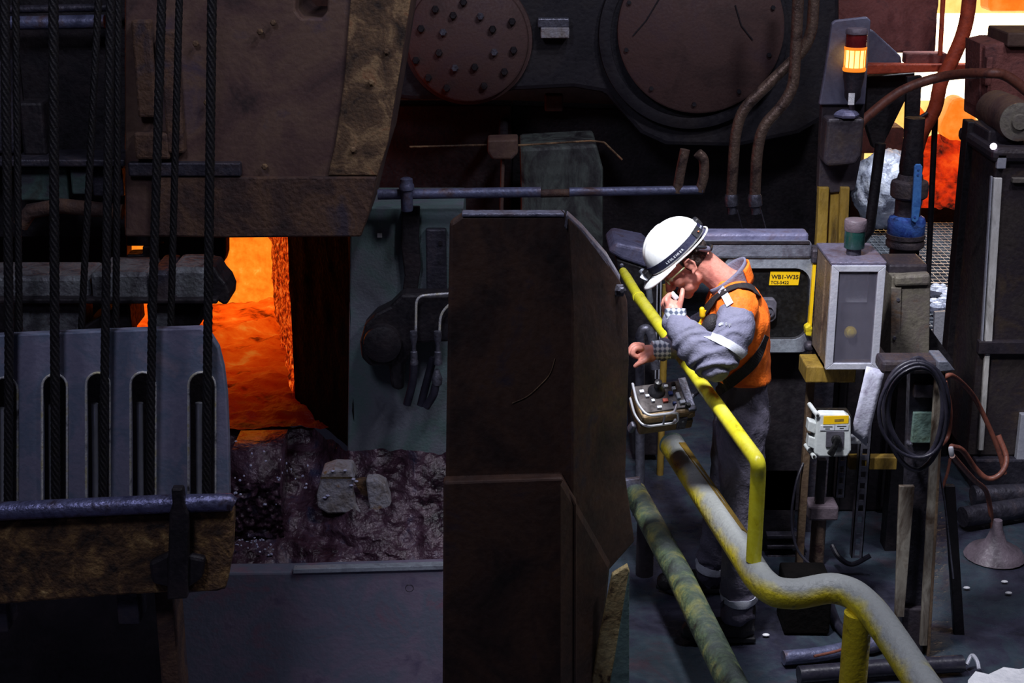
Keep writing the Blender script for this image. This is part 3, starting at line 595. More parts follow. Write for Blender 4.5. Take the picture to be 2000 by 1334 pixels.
for nm, pts, lab in (('conduit', [(1562, -70, 8.8), (1556, 60, 8.8), (1550, 168, 8.8), (1530, 205, 8.8), (1488, 248, 8.8), (1478, 300, 8.8), (1474, 385, 8.8)], 'bronze-coloured bent tube in front, from the top to beside the helmet'),
                     ('conduit', [(1594, -70, 8.95), (1586, 60, 8.95), (1570, 98, 8.95), (1530, 136, 8.95), (1450, 214, 8.95), (1436, 260, 8.95), (1428, 385, 8.95)], 'bronze-coloured bent tube passing behind its twin, ending further left')):
    t = thing(nm, lab, 'tube', W(*pts[-1]), 'bent bronze tubes')
    MB().tube(fillet([W(*p) for p in pts], 0.10, 5), 0.033, 16).build('tube_run', K['bronze_tube'], t, smooth=True)
    x, y, Y = pts[-1]
    MB().lathe(W(x, y, Y), (0.12, 0, -1), [(0.034, -0.02), (0.042, 0.0), (0.042, 0.05), (0.03, 0.06), (0.03, 0.10)], 12).build('end_fitting', K['galv'], t, smooth=True)
    MB().tp([(x+12, y+25, Y-0.05), (x+22, y+62, Y-0.05)], 0.004, 6).build('wire', K['galv'], t)
for pts, lab in (([(1338, 292, 7.9), (1330, 330, 7.9), (1322, 376, 7.9)], 'short upright rusty stub tube, left of a pair behind the helmet'), ([(1362, 298, 7.9), (1374, 312, 7.9), (1374, 345, 7.9), (1366, 374, 7.9)], 'short hooked stub tube with a blue-grey end, right of a pair')):
    tag(MB().tube(sp(pts), 0.026, 12).build('stub_tube', K['bronze_tube'], smooth=True), lab, 'tube', 'stub tubes')

# ================================================================ CENTRE FRONT: dark column
YC = 4.8
col = thing('machine_column', 'tall dark rusty machine column with chamfered top, in front of the worker', 'column', W(1000, 1334, YC))
MB().pp([(866, 1420), (868, 1100), (872, 800), (878, 436), (902, 420), (1104, 419), (1126, 448), (1126, 1420)], YC, 0.05).build('front_plate', K['column'], col, bevel=0.012)
def cw(px, py): return W(px, py, YC + 0.3*(px-1125)/103)
wing = [(1108, 420), (1135, 448), (1184, 504), (1212, 548), (1226, 588), (1229, 700), (1222, 930), (1240, 1058), (1190, 1114), (1158, 1420), (1118, 1420), (1118, 600)]
MB().prism([cw(*p) for p in wing], (-0.02, 0.10, 0)).build('side_plate', K['column'], col, bevel=0.008)
MB().span((W(902, 419, YC).x, YC-0.004, W(1000, 419, YC).z-0.008), (W(1104, 419, YC).x, YC+0.05, W(1000, 419, YC).z+0.004)).build('lit_top_edge', K['lit_column_edge'], col, bevel=0.004)
ed = [cw(x, y) for x, y in ((1106, 418), (1135, 444), (1184, 500), (1211, 545))]
MB().prism(ed + [p + Vector((-0.006, 0.0, -0.046)) for p in reversed(ed)], (0.004, 0.06, 0.0)).build('lit_bevel', K['lit_column_edge'], col, bevel=0.006)
MB().lathe(cw(1208, 566) + Vector((0, -0.005, 0)), (0.3, -1, 0.2), [(0.024, 0), (0.024, 0.012), (0.014, 0.016), (0.014, 0.03), (0.008, 0.034)], 6).build('bolt', K['galv'], col)
MB().pp([(864, 1420), (866, 942), (1098, 934), (1126, 985), (1126, 1420)], YC-0.05, 0.06).build('base_plate', K['column'], col, bevel=0.008)
MB().prism([cw(x, y) for x, y in ((1100, 935), (1192, 1098), (1160, 1420), (1100, 1420))], (-0.012, -0.045, 0)).build('gusset', K['column'], col, bevel=0.006)
arc = [(1000, 788), (1030, 774), (1055, 752), (1074, 730), (1084, 700)]
MB().tube(sp([(x, y, YC-0.001) for x, y in arc]), 0.0016, 6).build('arc_line', K['rust_tan'], col)  # thin tan curved line on the front plate

# green post at the column's foot
gp = thing('green_angle_post', 'flaking green and tan angle post at the foot of the dark column', 'post', W(1190, 1334, 4.75))
MB().prism([W(x, y, 4.86) for x, y in ((1196, 1124), (1226, 1106), (1230, 1118), (1186, 1420), (1140, 1420), (1172, 1240))], (0, 0.03, 0)).build('tan_flange', K['tan_flake'], gp, bevel=0.004)
MB().prism([W(x, y, 4.85) for x, y in ((1229, 1116), (1229, 1420), (1176, 1420), (1200, 1290))], (0, 0.03, 0)).build('green_flange', K['green_face'], gp, bevel=0.004)
# ================================================================ RAILS
rail = thing('yellow_handrail', 'bright yellow tubular handrail the worker leans on, ending in an upright leg', 'handrail', WZ(1480, 1110, 0.70))
PZ = 0.66; RZ = 1.10
p0 = WZ(1217, 530, RZ); p1 = WZ(1247, 580, RZ); p2 = WZ(1474, 893, RZ)
foot = Vector((p2.x + 0.012, p2.y - 0.02, PZ + 0.05))
corner = p2 + (p2-p1).normalized()*0.045
main = fillet([p1, corner, Vector((foot.x, foot.y, RZ - 0.06)), foot + Vector((0, 0, 0.0))], 0.06, 6)
MB().tube(main, 0.0275, 20).build('tube', K['yellow'], rail, smooth=True)
MB().tube([p0, p0.lerp(p1, 0.25), p1.lerp(p2, 0.004)], [0.0205, 0.024, 0.024], 20).build('end_tube', K['yellow'], rail, smooth=True)
MB().tube([p1 - (p2-p1).normalized()*0.010, p1 + (p2-p1).normalized()*0.012], 0.0295, 20).build('collar', K['yellow'], rail, smooth=True)
a = W(1301, 556, 7.45)
tag(MB().tube([a, Vector((a.x, a.y, -0.01))], 0.018, 14).build('rail_post', K['yellow_dirty'], smooth=True), 'dim yellow-green upright post in the shade behind the handrail', 'post')

low = thing('worn_pipe_rail', 'thick worn yellow pipe coated in grey dust, bending in an S on a post', 'pipe', WZ(1690, 1334, 0.0))
pts = [WZ(1312, 868, PZ), WZ(1440, 1064, PZ), WZ(1494, 1142, PZ), WZ(1548, 1160, PZ - 0.01), WZ(1634, 1150, PZ - 0.0), WZ(1700, 1190, PZ), WZ(1800, 1334, PZ), WZ(1860, 1420, PZ)]
path = smoothpath(pts, 8)
MB().tube(path, 0.054, 24).build('pipe', K['worn_pipe'], low, smooth=True)
MB().tube([path[0] - (path[1]-path[0]).normalized()*0.002, path[0] + (path[1]-path[0]).normalized()*0.02], [0.056, 0.056], 24).build('end_cap', K['green_face'], low, bevel=0.004)
pp_ = WZ(1684, 1190, PZ)
MB().tube([Vector((pp_.x-0.005, pp_.y+0.03, PZ-0.03)), Vector((pp_.x-0.005, pp_.y+0.03, -0.03))], 0.048, 20).build('post', K['yellow_post'], low, smooth=True)
fl = MB()
a = path[0]; d = (path[8]-path[0])
fl.prism([a + d*0.10 + Vector((0.03, 0, 0.045)), a + d*0.98 + Vector((0.045, 0, 0.03)), a + d*0.98 + Vector((0.02, 0, 0.051)), a + d*0.12 + Vector((-0.002, 0, 0.053))], (0.002, 0, 0.005))
fl.build('paint_flake', K['yellow_dirty'], low)

gz = 0.28
gr = thing('green_pipe_rail', 'lower thick green pipe with flaked yellow patches running towards the viewer', 'pipe', WZ(1430, 1400, 0.0))
q = [WZ(1240, 962, gz), WZ(1330, 1130, gz), WZ(1432, 1340, gz), WZ(1480, 1430, gz)]
MB().tube(q, 0.055, 24).build('pipe', K['green_pipe'], gr, smooth=True)
MB().prism([W(x, y, q[0].y - 0.03) for x, y in ((1207, 940), (1250, 934), (1256, 962), (1245, 975), (1236, 1010), (1230, 975))], (0, 0.03, 0)).build('end_bracket', K['lit_column_edge'], gr, bevel=0.004)
for px, py in ((1452, 1420),):
    c_ = WZ(px, py, gz); MB().tube([c_, Vector((c_.x, c_.y, -0.02))], 0.045, 16).build('post', K['green_face'], gr, smooth=True)
c_ = WZ(1262, 1005, gz); MB().tube([c_ - Vector((0,0,0.04)), Vector((c_.x, c_.y, -0.02))], 0.04, 16).build('post', K['black_grime'], gr, smooth=True)
tag(MB().span((0.34, 4.3, -0.05), (0.62, 5.15, 0.004)).build('concrete_pad', K['concrete'], bevel=0.004), 'pale blue-grey concrete pad on the floor between the green post and pipe', 'pad')

# lilac machine hood behind the rail's far end
lm = thing('lilac_guard', 'grey-lilac machine guard with a dark underside, behind the far end of the handrail', 'guard', W(1225, 560, 7.6))
MB().prism([W(1187, 492, 7.6), W(1203, 474, 7.6), W(1262, 486, 7.6), W(1285, 505, 7.6), W(1285, 532, 7.6), W(1215, 508, 7.6)], (0, 0.35, 0.0)).build('hood', K['machine_lilac'], lm, bevel=0.02, segs=3)
MB().prism([W(1203, 505, 7.62), W(1285, 530, 7.62), W(1285, 890, 7.62), W(1236, 890, 7.62), W(1212, 560, 7.62)], (0, 0.28, 0)).build('body', K['black_grime'], lm, bevel=0.01)
MB().lathe(W(1214, 518, 7.61), (0, -1, 0), [(0.012, 0), (0.012, 0.01), (0.006, 0.014)], 8).build('bolt', K['galv'], lm)
MB().tube(sp([(1252, 528, 7.5), (1260, 540, 7.48), (1266, 560, 7.5), (1270, 590, 7.52)]), 0.016, 10).build('lamp_arm', K['console_frame'], lm, smooth=True)
tag(MB().tube(sp([(1250, 948, 7.3), (1250, 700, 7.3), (1250, 655, 7.3), (1262, 642, 7.3), (1274, 662, 7.3), (1280, 720, 7.3)]), 0.024, 14).build('conduit_bend', K['galv'], smooth=True), 'grey conduit bend in the gap between column and worker, above his fist', 'conduit')
for x, lb_ in ((1284, 'left one of two thin bright upright wires in the gap behind the handrail'), (1291, 'right one of two thin bright upright wires in the gap behind the handrail')):
    a = W(x, 545, 7.61); tag(MB().tube([a, W(x-4, 740, 7.61)], 0.004, 8).build('tie_wire', K['alu'], smooth=True), lb_, 'wire', 'pair of upright wires')

# ================================================================ CONSOLE BEHIND THE WORKER
YK = 6.42
con = thing('control_console', 'grey control console with rounded black front panel and yellow WB1-W35 sticker behind the worker', 'console', W(1480, 690, YK))
MB().pp([(1412, 500), (1586, 500), (1592, 512), (1582, 690), (1405, 696)], YK+0.03, 0.45).build('body', K['console'], con, bevel=0.015)
def rr(x0, y0, x1, y1, r, sk=0.0):
    out = []
    for cx, cy, a0 in ((x1-r, y0+r, -90), (x1-r, y1-r, 0), (x0+r, y1-r, 90), (x0+r, y0+r, 180)):
        for k in range(7):
            a = math.radians(a0 + 15*k); x = cx + r*math.cos(a); y = cy + r*math.sin(a); out.append((x - (y-y0)*sk, y))
    return out
oo = rr(1416, 500, 1593, 688, 22, 0.05); ii = rr(1428, 524, 1584, 664, 30, 0.05)
mb = MB(); n = len(oo)
A = [W(x, y, YK) for x, y in oo]; B = [W(x, y, YK) for x, y in ii]; off = Vector((0, 0.035, 0))
mb.add(A + B + [p+off for p in A] + [p+off for p in B], [(i, (i+1) % n, n+(i+1) % n, n+i) for i in range(n)] + [(n+i, n+(i+1) % n, 3*n+(i+1) % n, 3*n+i) for i in range(n)] + [(i, 2*n+i, 2*n+(i+1) % n, (i+1) % n) for i in range(n)])
mb.build('frame', K['console_frame'], con)
MB().prism([p + Vector((0, 0.02, 0)) for p in B], (0, 0.008, 0)).build('panel', K['black_panel'], con)
gk = MB().tube([p + Vector((0, 0.016, 0)) for p in B] + [B[0] + Vector((0, 0.016, 0))], 0.007, 8).build('gasket', K['rubber'], con, smooth=True)
MB().pr(1368, 474, 1586, 506, YK-0.01, 0.06).build('upper_hood', K['console'], con, bevel=0.012)
MB().pr(1372, 456, 1580, 474, YK+0.05, 0.10).build('top_hood', K['machine_lilac'], con, bevel=0.012)
MB().pr(1370, 473, 1582, 477, YK-0.014, 0.02).build('seam', K['black_grime'], con)
mb = MB(); mb.pp([(1478, 584), (1512, 584), (1518, 592), (1516, 622), (1508, 630), (1476, 630)], YK-0.012, 0.035)
hd = mb.build('latch_plate', K['grey_handle'], con, bevel=0.006)
MB().lathe(W(1500, 608, YK-0.012), (0, -1, 0), [(0.028, 0), (0.028, 0.012), (0.022, 0.014), (0.02, 0.006), (0.012, 0.006), (0.01, 0.018), (0.001, 0.018)], 20).build('latch_knob', K['grey_handle'], hd, smooth=True)
lb = MB().pp([(1505, 530), (1563, 531), (1559, 557), (1502, 557)], YK+0.016, 0.003).build('sticker', K['label_yellow'], con)
o_ = W(1506.5, 544.5, YK+0.0155); ux = W(1560, 545, YK) - W(1504, 544.5, YK); uy = W(1504, 530, YK) - W(1502.5, 557, YK)
hpx = (W(1504, 530, YK) - W(1502, 557, YK)).length/27
text_mesh('lettering', 'WB1-W35', K['ink'], lb, o_, ux, uy, 11.5*hpx, 0.0005)
o_ = W(1505, 554.5, YK+0.0155)
text_mesh('lettering', 'TCS-5422', K['ink'], lb, o_, ux, uy, 8.4*hpx, 0.0003)
MB().pp([(1589, 505), (1595, 505), (1585, 640), (1579, 640)], YK-0.02, 0.04).build('yellow_edge', K['label_yellow'], con)
cl = MB().pp([(1573, 640), (1583, 634), (1588, 642), (1585, 658), (1574, 656)], YK-0.04, 0.05).build('clamp', K['yellow_post'], con, bevel=0.006)
MB().lathe(W(1579, 674, YK-0.02), (0, -1, 0), [(0.022, 0), (0.024, 0.02), (0.018, 0.035), (0.008, 0.04)], 12).build('hinge_bolt', K['dark_steel'], con, smooth=True)
MB().pr(1586, 488, 1606, 516, YK-0.03, 0.1).build('hinge_block', K['dark_steel'], con, bevel=0.01)
MB().pr(1420, 690, 1572, 1000, YK+0.12, 0.30).build('plinth', K['black_grime'], con, bevel=0.01)
# plinth goes to the floor
lo = W(1420, 690, YK+0.12); hi = W(1572, 690, YK+0.12)
MB().span((lo.x, YK+0.12, -0.02), (hi.x, YK+0.4, 0.4)).build('plinth_base', K['black_grime'], con)
for k in range(4):
    y0 = 1046 + 20*k
    MB().pr(1498, y0, 1572, y0+7, YK+0.06, 0.05).build('louvre', K['dark_steel'], con, bevel=0.004)
slim = MB().pr(1566, 716, 1580, 1150, 6.18, 0.04).build('slim_post', K['box_brown'], None, bevel=0.004)
tag(slim, 'slim brown upright bar right of the console, under the signal box', 'bar')

# ================================================================ SIGNAL BOX, BEACON, SWITCH BOX, TAG
YB2 = 6.0
sx0, sx1 = 1.292, 1.510; sz1 = W(1675, 514, YB2).z; sz0 = W(1662, 720, YB2).z
sb = thing('signal_box', 'aluminium-framed glazed signal box with brown sides and a yellow lamp inside', 'box', (1.40, 6.0, sz0))
fw = 0.030
mb = MB()                                     # open-fronted shell
mb.span((sx0, YB2+0.012, sz0), (sx0+0.012, 6.30, sz1)); mb.span((sx1-0.012, YB2+0.012, sz0), (sx1, 6.30, sz1))
mb.span((sx0, YB2+0.012, sz0), (sx1, 6.30, sz0+0.012)); mb.span((sx0, 6.29, sz0), (sx1, 6.30, sz1))
mb.build('housing', K['box_brown'], sb)
MB().span((sx0-0.004, YB2-0.004, sz1-0.008), (sx1+0.004, 6.31, sz1+0.006)).build('top_cover', K['box_top'], sb, bevel=0.004)
MB().span((sx0-0.006, YB2+0.10, sz0+0.02), (sx0, YB2+0.13, sz1-0.02)).build('side_rib', K['box_brown'], sb)
X0, X1, Z0, Z1 = sx0, sx1, sz0, sz1 - 0.008
def member(p): return MB().prism([Vector((x, YB2-0.012, z)) for x, z in p], (0, 0.024, 0))
fr_ = member([(X0, Z1), (X1, Z1), (X1-fw, Z1-fw*0.85), (X0+fw, Z1-fw*0.85)]).build('frame_member', K['alu'], sb, bevel=0.002)
member([(X0, Z0), (X0+fw, Z0+fw*0.85), (X1-fw, Z0+fw*0.85), (X1, Z0)]).build('frame_member', K['alu'], sb, bevel=0.002)
member([(X0, Z0), (X0, Z1), (X0+fw, Z1-fw*0.85), (X0+fw, Z0+fw*0.85)]).build('frame_member', K['alu'], sb, bevel=0.002)
member([(X1, Z0), (X1-fw, Z0+fw*0.85), (X1-fw, Z1-fw*0.85), (X1, Z1)]).build('frame_member', K['alu'], sb, bevel=0.002)
MB().span((X0+0.012, YB2+0.085, Z0+0.012), (X1-0.012, YB2+0.09, Z1)).build('back_panel', K['box_inside'], sb)
MB().span((X0+0.032, YB2+0.079, 1.345), (X1-0.045, YB2+0.083, Z1-0.045)).build('notice_sheet', K['paper_grey'], sb)
yl = MB().lathe(Vector((1.405, YB2+0.083, 1.215)), (0, -1, 0), [(0.026, 0), (0.026, 0.006), (0.019, 0.007), (0.019, 0.02), (0.012, 0.026), (0.001, 0.027)], 20).build('indicator_lamp', K['lens_yellow'], sb, smooth=True)
gl = bpy.data.materials.new('dusty_glass'); gl.use_nodes = True; nt = gl.node_tree; nt.nodes.clear()
mo = nt.nodes.new('ShaderNodeOutputMaterial'); mx = nt.nodes.new('ShaderNodeMixShader'); tr = nt.nodes.new('ShaderNodeBsdfTransparent'); gg = nt.nodes.new('ShaderNodeBsdfGlossy'); df = nt.nodes.new('ShaderNodeBsdfDiffuse'); m2 = nt.nodes.new('ShaderNodeMixShader')
df.inputs[0].default_value = rgb(110, 108, 124); gg.inputs['Roughness'].default_value = 0.12; m2.inputs[0].default_value = 0.15; mx.inputs[0].default_value = 0.34
nz = nt.nodes.new('ShaderNodeTexNoise'); nz.inputs['Scale'].default_value = 9; mrn = nt.nodes.new('ShaderNodeMapRange'); mrn.inputs['To Min'].default_value = 0.2; mrn.inputs['To Max'].default_value = 0.5
nt.links.new(nz.outputs['Fac'], mrn.inputs[0]); nt.links.new(mrn.outputs[0], mx.inputs[0])
nt.links.new(df.outputs[0], m2.inputs[1]); nt.links.new(gg.outputs[0], m2.inputs[2]); nt.links.new(tr.outputs[0], mx.inputs[1]); nt.links.new(m2.outputs[0], mx.inputs[2]); nt.links.new(mx.outputs[0], mo.inputs[0])
MB().span((X0+fw*0.7, YB2-0.003, Z0+fw*0.6), (X1-fw*0.7, YB2+0.001, Z1-fw*0.6)).build('pane', gl, sb)

bc = thing('green_beacon', 'short beacon with dark green lens and grey-brown cap on top of the signal box', 'beacon', (1.405, 6.12, sz1))
c_ = Vector((1.405, 6.12, sz1+0.006))
MB().lathe(c_, (0, 0, 1), [(0.03, 0), (0.03, 0.03)], 20).build('foot', K['dark_steel'], bc, smooth=True)
MB().lathe(c_, (0, 0, 1), [(0.041, 0.028), (0.042, 0.03), (0.042, 0.10), (0.040, 0.102)], 24).build('lens', K['lens_green'], bc, smooth=True)
MB().lathe(c_, (0, 0, 1), [(0.043, 0.10), (0.045, 0.104), (0.046, 0.140), (0.043, 0.147), (0.001, 0.149)], 24).build('cap', K['cap_grey'], bc, smooth=True)

yb = tag(MB().pr(1574, 716, 1672, 748, 6.05, 0.17).build('yellow_shelf', K['yellow_dirty'], bevel=0.006), 'dirty yellow shelf bracket directly under the signal box', 'bracket')
sw = thing('rotary_switch_box', 'light grey isolator box with yellow label and black rotary lever', 'switch', W(1620, 895, 5.85))
YW = 5.85
MB().pp([(1596, 814), (1602, 808), (1652, 809), (1662, 816), (1663, 880), (1655, 893), (1600, 893), (1590, 885)], YW, 0.05).build('cover', K['switch_grey'], sw, bevel=0.008, segs=3)
MB().pp([(1594, 812), (1664, 812), (1660, 888), (1590, 888)], YW+0.05, 0.10).build('back_case', K['black_panel'], sw, bevel=0.006)
for a, b in (((1597, 812), (1581, 790)), ((1590, 892), (1574, 870))):
    MB().tube([W(*a, YW-0.005), W(*b, YW+0.16)], 0.010, 12).build('fixing_tube', K['switch_grey'], sw, smooth=True)
    MB().tube([W(*a, YW-0.006) + Vector((0, -0.001, 0)), W(*a, YW-0.002)], 0.006, 10).build('tube_bore', K['black_panel'], sw)
for y0 in (822, 852):
    MB().pp([(1580, y0), (1595, y0+5), (1592, y0+26), (1577, y0+20)], YW+0.01, 0.05).build('cable_clip', K['switch_grey'], sw, bevel=0.004)
ly = MB().pp([(1609, 813), (1658, 812), (1657, 827), (1608, 829)], YW-0.003, 0.003).build('yellow_label', K['label_yellow'], sw)
MB().pp([(1630, 819), (1648, 818), (1648, 823), (1630, 824)], YW-0.0035, 0.001).build('smudged_print', K['yellow_dirty'], ly)
lw = MB().pp([(1603, 831), (1658, 829), (1657, 840), (1602, 841)], YW-0.003, 0.003).build('white_label', K['key_white'], sw)
for x0, y0, x1, y1 in ((1608, 833, 1626, 834.5), (1612, 837, 1621, 838.5), (1635, 832, 1653, 833.5), (1640, 836, 1648, 837.5), (1630, 829.5, 1630.8, 840.5)):
    MB().pr(x0, y0, x1, y1, YW-0.0036, 0.001).build('print_line', K['ink'], lw)
ro = MB().pp([(1614, 843), (1649, 842), (1648, 874), (1613, 874)], YW-0.006, 0.008).build('switch_plate', K['grey_handle'], sw, bevel=0.002)
MB().lathe(W(1633, 858, YW-0.006), (0, -1, 0), [(0.02, 0), (0.02, 0.012), (0.016, 0.018), (0.001, 0.019)], 20).build('switch_hub', K['black_panel'], ro, smooth=True)
MB().pp([(1634, 852), (1642, 858), (1640, 868), (1628, 894), (1616, 888), (1630, 866)], YW-0.04, 0.02).build('lever', K['black_panel'], ro, bevel=0.005)
tg = MB().grid(5, 9, lambda a, b: W(1692 + 36*a - 30*b - 6*a*b + (0 if b < .99 else 0), 715 + 8*a + (130 + 18*a)*b, 5.95 - 0.03*math.sin(b*2.6) + 0.012*a))
o = tg.build('hanging_sheet', K['paper'], smooth='all'); so = o.modifiers.new('solid', 'SOLIDIFY'); so.thickness = 0.002
tag(o, 'crumpled pale lilac sheet hanging askew right of the switch box', 'sheet')
MB().pr(1660, 852, 1682, 868, 5.97, 0.03).build('small_clip', K['white_bit'], sw, bevel=0.004)  # separate small clip, grouped with the switch box

# struts, yellow bar, brackets below the switch
def strut(x, y0, y1, Y, w_, lab):
    mb = MB(); a = W(x, y0, Y); b_ = W(x, y1, Y); cx = W(x, (y0+y1)/2, Y).x; h = a.z-b_.z
    for s_ in (-1, 1): mb.span((cx + s_*w_/2, Y, b_.z), (cx + s_*w_*0.22, Y+0.004, a.z))
    n = max(2, int(h/0.05))
    for k in range(n+1):
        z = b_.z + h*k/n; mb.span((cx-w_*0.23, Y, max(b_.z, z-0.012)), (cx+w_*0.23, Y+0.004, min(a.z, z+0.012)))
    for s_ in (-1, 1): mb.span((cx + s_*w_/2, Y, b_.z), (cx + s_*(w_/2-0.004), Y+0.04, a.z))
    tag(mb.build('slotted_strut', K['galv']), lab, 'strut', 'slotted struts')
strut(1688, 712, 1090, 6.05, 0.048, 'slotted galvanised strut hanging below the pale sheet, the longer one')
strut(1646, 815, 972, 6.0, 0.042, 'short slotted galvanised strut directly below the switch box')
tag(MB().pr(1660, 894, 1752, 918, 6.085, 0.05).build('yellow_bar', K['yellow_dirty'], bevel=0.004), 'short dirty yellow cross bar behind the slotted struts', 'bar')
st = thing('pipe_stand', 'small dark stand with a block head and round stem below the switch box', 'stand', WZ(1600, 1125, 0.0))
cY = 6.35; 
MB().pr(1580, 990, 1638, 1018, cY, 0.12).build('head', K['cap_grey'], st, bevel=0.01)
hc = W(1600, 1010, cY+0.06); MB().cyl((hc.x, hc.y, 0.0), (hc.x, hc.y, hc.z), 0.034, 16).build('stem', K['bronze_tube'], st, smooth=True)
MB().pr(1596, 900, 1612, 992, cY+0.03, 0.04).build('upper_stem', K['black_grime'], st)
tag(MB().tube(sp([(1575, 890, 6.2), (1556, 940, 6.15), (1546, 1010, 6.1), (1556, 1070, 6.05), (1585, 1105, 6.0), (1620, 1128, 5.95)]), 0.006, 8).build('thin_cable', K['cable_black'], smooth=True), 'thin dark cable looping down beside the pipe stand', 'cable')
tag(MB().tube(sp([(1625, 1065, 6.35), (1640, 1090, 6.3), (1665, 1102, 6.3), (1700, 1085, 6.3)]), 0.012, 8).build('sagging_cable', K['cable_black'], smooth=True), 'short dark cable sagging behind the slotted strut', 'cable')

dc = thing('dark_filler', 'black ribbed locker added to keep the gap dark behind the switch box and struts', 'filler', (1.75, 7.1, 0.0))  # added black box; keeps this gap dark and hides the furnace-lit floor
MB().span((1.40, 7.0, -0.01), (2.02, 7.3, 0.80)).build('case', K['black_grime'], dc, bevel=0.01)
for x in (1.46, 1.58, 1.70, 1.82, 1.94): MB().span((x, 6.97, 0.02), (x+0.035, 7.0, 0.78)).build('rib', K['black_grime'], dc, bevel=0.004)
# ================================================================ LAMP POST WITH STACK LIGHT
YL = 6.75
lp = thing('lamp_post', 'dirty post with grey-lilac back plate, dark box and yellow lower channel, carrying a stack light', 'post', WZ(1625, 1080, 0.0))
MB().pp([(1625, 46), (1632, 40), (1694, 33), (1701, 40), (1690, 205), (1600, 205), (1608, 160)], YL, 0.03).build('back_plate', K['plate_grey'], lp, bevel=0.006)
MB().pp([(1606, 190), (1690, 190), (1684, 300), (1670, 372), (1598, 380)], YL+0.02, 0.06).build('lower_plate', K['dark_box'], lp, bevel=0.006)
MB().pp([(1616, 232), (1690, 232), (1682, 306), (1672, 322), (1618, 326), (1608, 318)], YL-0.10, 0.12).build('box', K['dark_box'], lp, bevel=0.02, segs=3)
MB().pp([(1600, 366), (1620, 366), (1614, 492), (1594, 492)], YL, 0.05).build('yellow_flange', K['yellow_dirty'], lp, bevel=0.004)
MB().pp([(1622, 366), (1640, 366), (1634, 492), (1616, 492)], YL+0.035, 0.03).build('yellow_web', K['yellow_dirty'], lp)
MB().pp([(1642, 366), (1660, 366), (1655, 492), (1637, 492)], YL, 0.05).build('yellow_flange', K['yellow_dirty'], lp, bevel=0.004)
a = W(1625, 492, YL); MB().span((a.x-0.05, YL, -0.02), (a.x+0.05, YL+0.06, a.z)).build('shaft', K['dark_steel'], lp)
sl = thing('stack_light', 'stack light with a lit amber lens, dull red lens above and dark tapered stem', 'beacon', W(1668, 232, YL-0.05))
u_ = S(YL)
base = W(1660, 228, YL-0.07); top = W(1675, 62, YL-0.07); ax = Vector((0, 0, 1))
def zz(py): return W(1668, py, YL-0.07).z - base.z
cx = Vector((W(1668, 140, YL-0.07).x, YL-0.07, base.z))
MB().lathe(cx + Vector((-0.02, 0, 0)), ax, [(0.052, 0), (0.056, 0.01), (0.046, 0.022), (0.03, 0.03)], 6).build('hex_nut', K['machine_lilac'], sl)
MB().lathe(cx, ax, [(0.012, 0.0), (0.012, zz(203)), (0.034, zz(190)), (0.036, zz(175)), (0.046, zz(150)), (0.046, zz(137))], 24).build('stem', K['dark_box'], sl, smooth=True)
MB().pr(1657, 182, 1669, 205, YL-0.145, 0.003).build('white_sticker', K['white_bit'], sl)
MB().lathe(cx, ax, [(0.040, zz(137)), (0.043, zz(127)), (0.043, zz(99)), (0.040, zz(93))], 32).build('amber_lens', K['amber'], sl, smooth=True)
cg = MB().lathe(cx, ax, [(0.047, zz(139)), (0.050, zz(137)), (0.050, zz(133)), (0.046, zz(131))], 32)
cg.lathe(cx, ax, [(0.046, zz(97)), (0.049, zz(95)), (0.049, zz(92)), (0.046, zz(91))], 32)
for k in range(12):
    t = 2*PI*k/12 + 0.26; p_ = Vector((math.cos(t)*0.045, math.sin(t)*0.045, 0)); cg.tube([cx + p_ + ax*zz(133), cx + p_ + ax*zz(96)], 0.0022, 6)
cg.build('lens_glow_ribs', K['amber_rim'], sl)  # added glowing ribs and rings that paint the lens's orange edge
MB().lathe(cx, ax, [(0.045, zz(94)), (0.045, zz(68)), (0.043, zz(62))], 32).build('red_lens', K['lens_red'], sl, smooth=True)
MB().lathe(cx, ax, [(0.047, zz(66)), (0.047, zz(60)), (0.04, zz(55)), (0.001, zz(54))], 32).build('top_cap', K['cap_grey'], sl, smooth=True)

# ================================================================ FURNACE BACKDROP ON THE RIGHT
hf = thing('reheat_furnace', 'open reheat furnace glowing white and orange at the top right', 'furnace', W(1880, 300, 13.6))
fz0, fz1 = W(1800, 335, 14.6).z, 4.6
fx0, fx1 = W(1700, 200, 14.6).x, 5.0
MB().span((fx0, 14.6, W(1800, 196, 14.6).z), (fx1, 14.65, W(1850, 26, 14.6).z)).build('white_hot_mouth', K['hot_white'], hf)
MB().span((fx0, 14.60, W(1800, 26, 14.6).z), (fx1, 14.7, fz1)).build('glowing_roof', K['hot_yellow'], hf)
MB().span((fx0, 14.58, fz0), (fx1, 14.7, W(1800, 196, 14.6).z)).build('glowing_sill', K['hot_yellow'], hf)
MB().pp([(1930, -80), (2080, -80), (2080, 22), (1932, 23)], 14.2, 0.3).build('hot_lintel', K['hot_orange'], hf, bevel=0.03)
MB().pp([(1838, 250), (1862, 194), (1888, 192), (1912, 240), (1930, 290), (1890, 330), (1850, 275)], 13.9, 0.3).build('hot_billet', K['hot_orange'], hf, bevel=0.05)
MB().pp([(1736, 262), (1772, 200), (1792, 196), (1796, 300), (1776, 318)], 13.7, 0.3).build('hot_billet', K['hot_yellow'], hf, bevel=0.03)
MB().pp([(1795, 205), (1815, 230), (1800, 262), (1790, 300)], 13.8, 0.2).build('hot_billet', K['hot_orange'], hf, bevel=0.03)
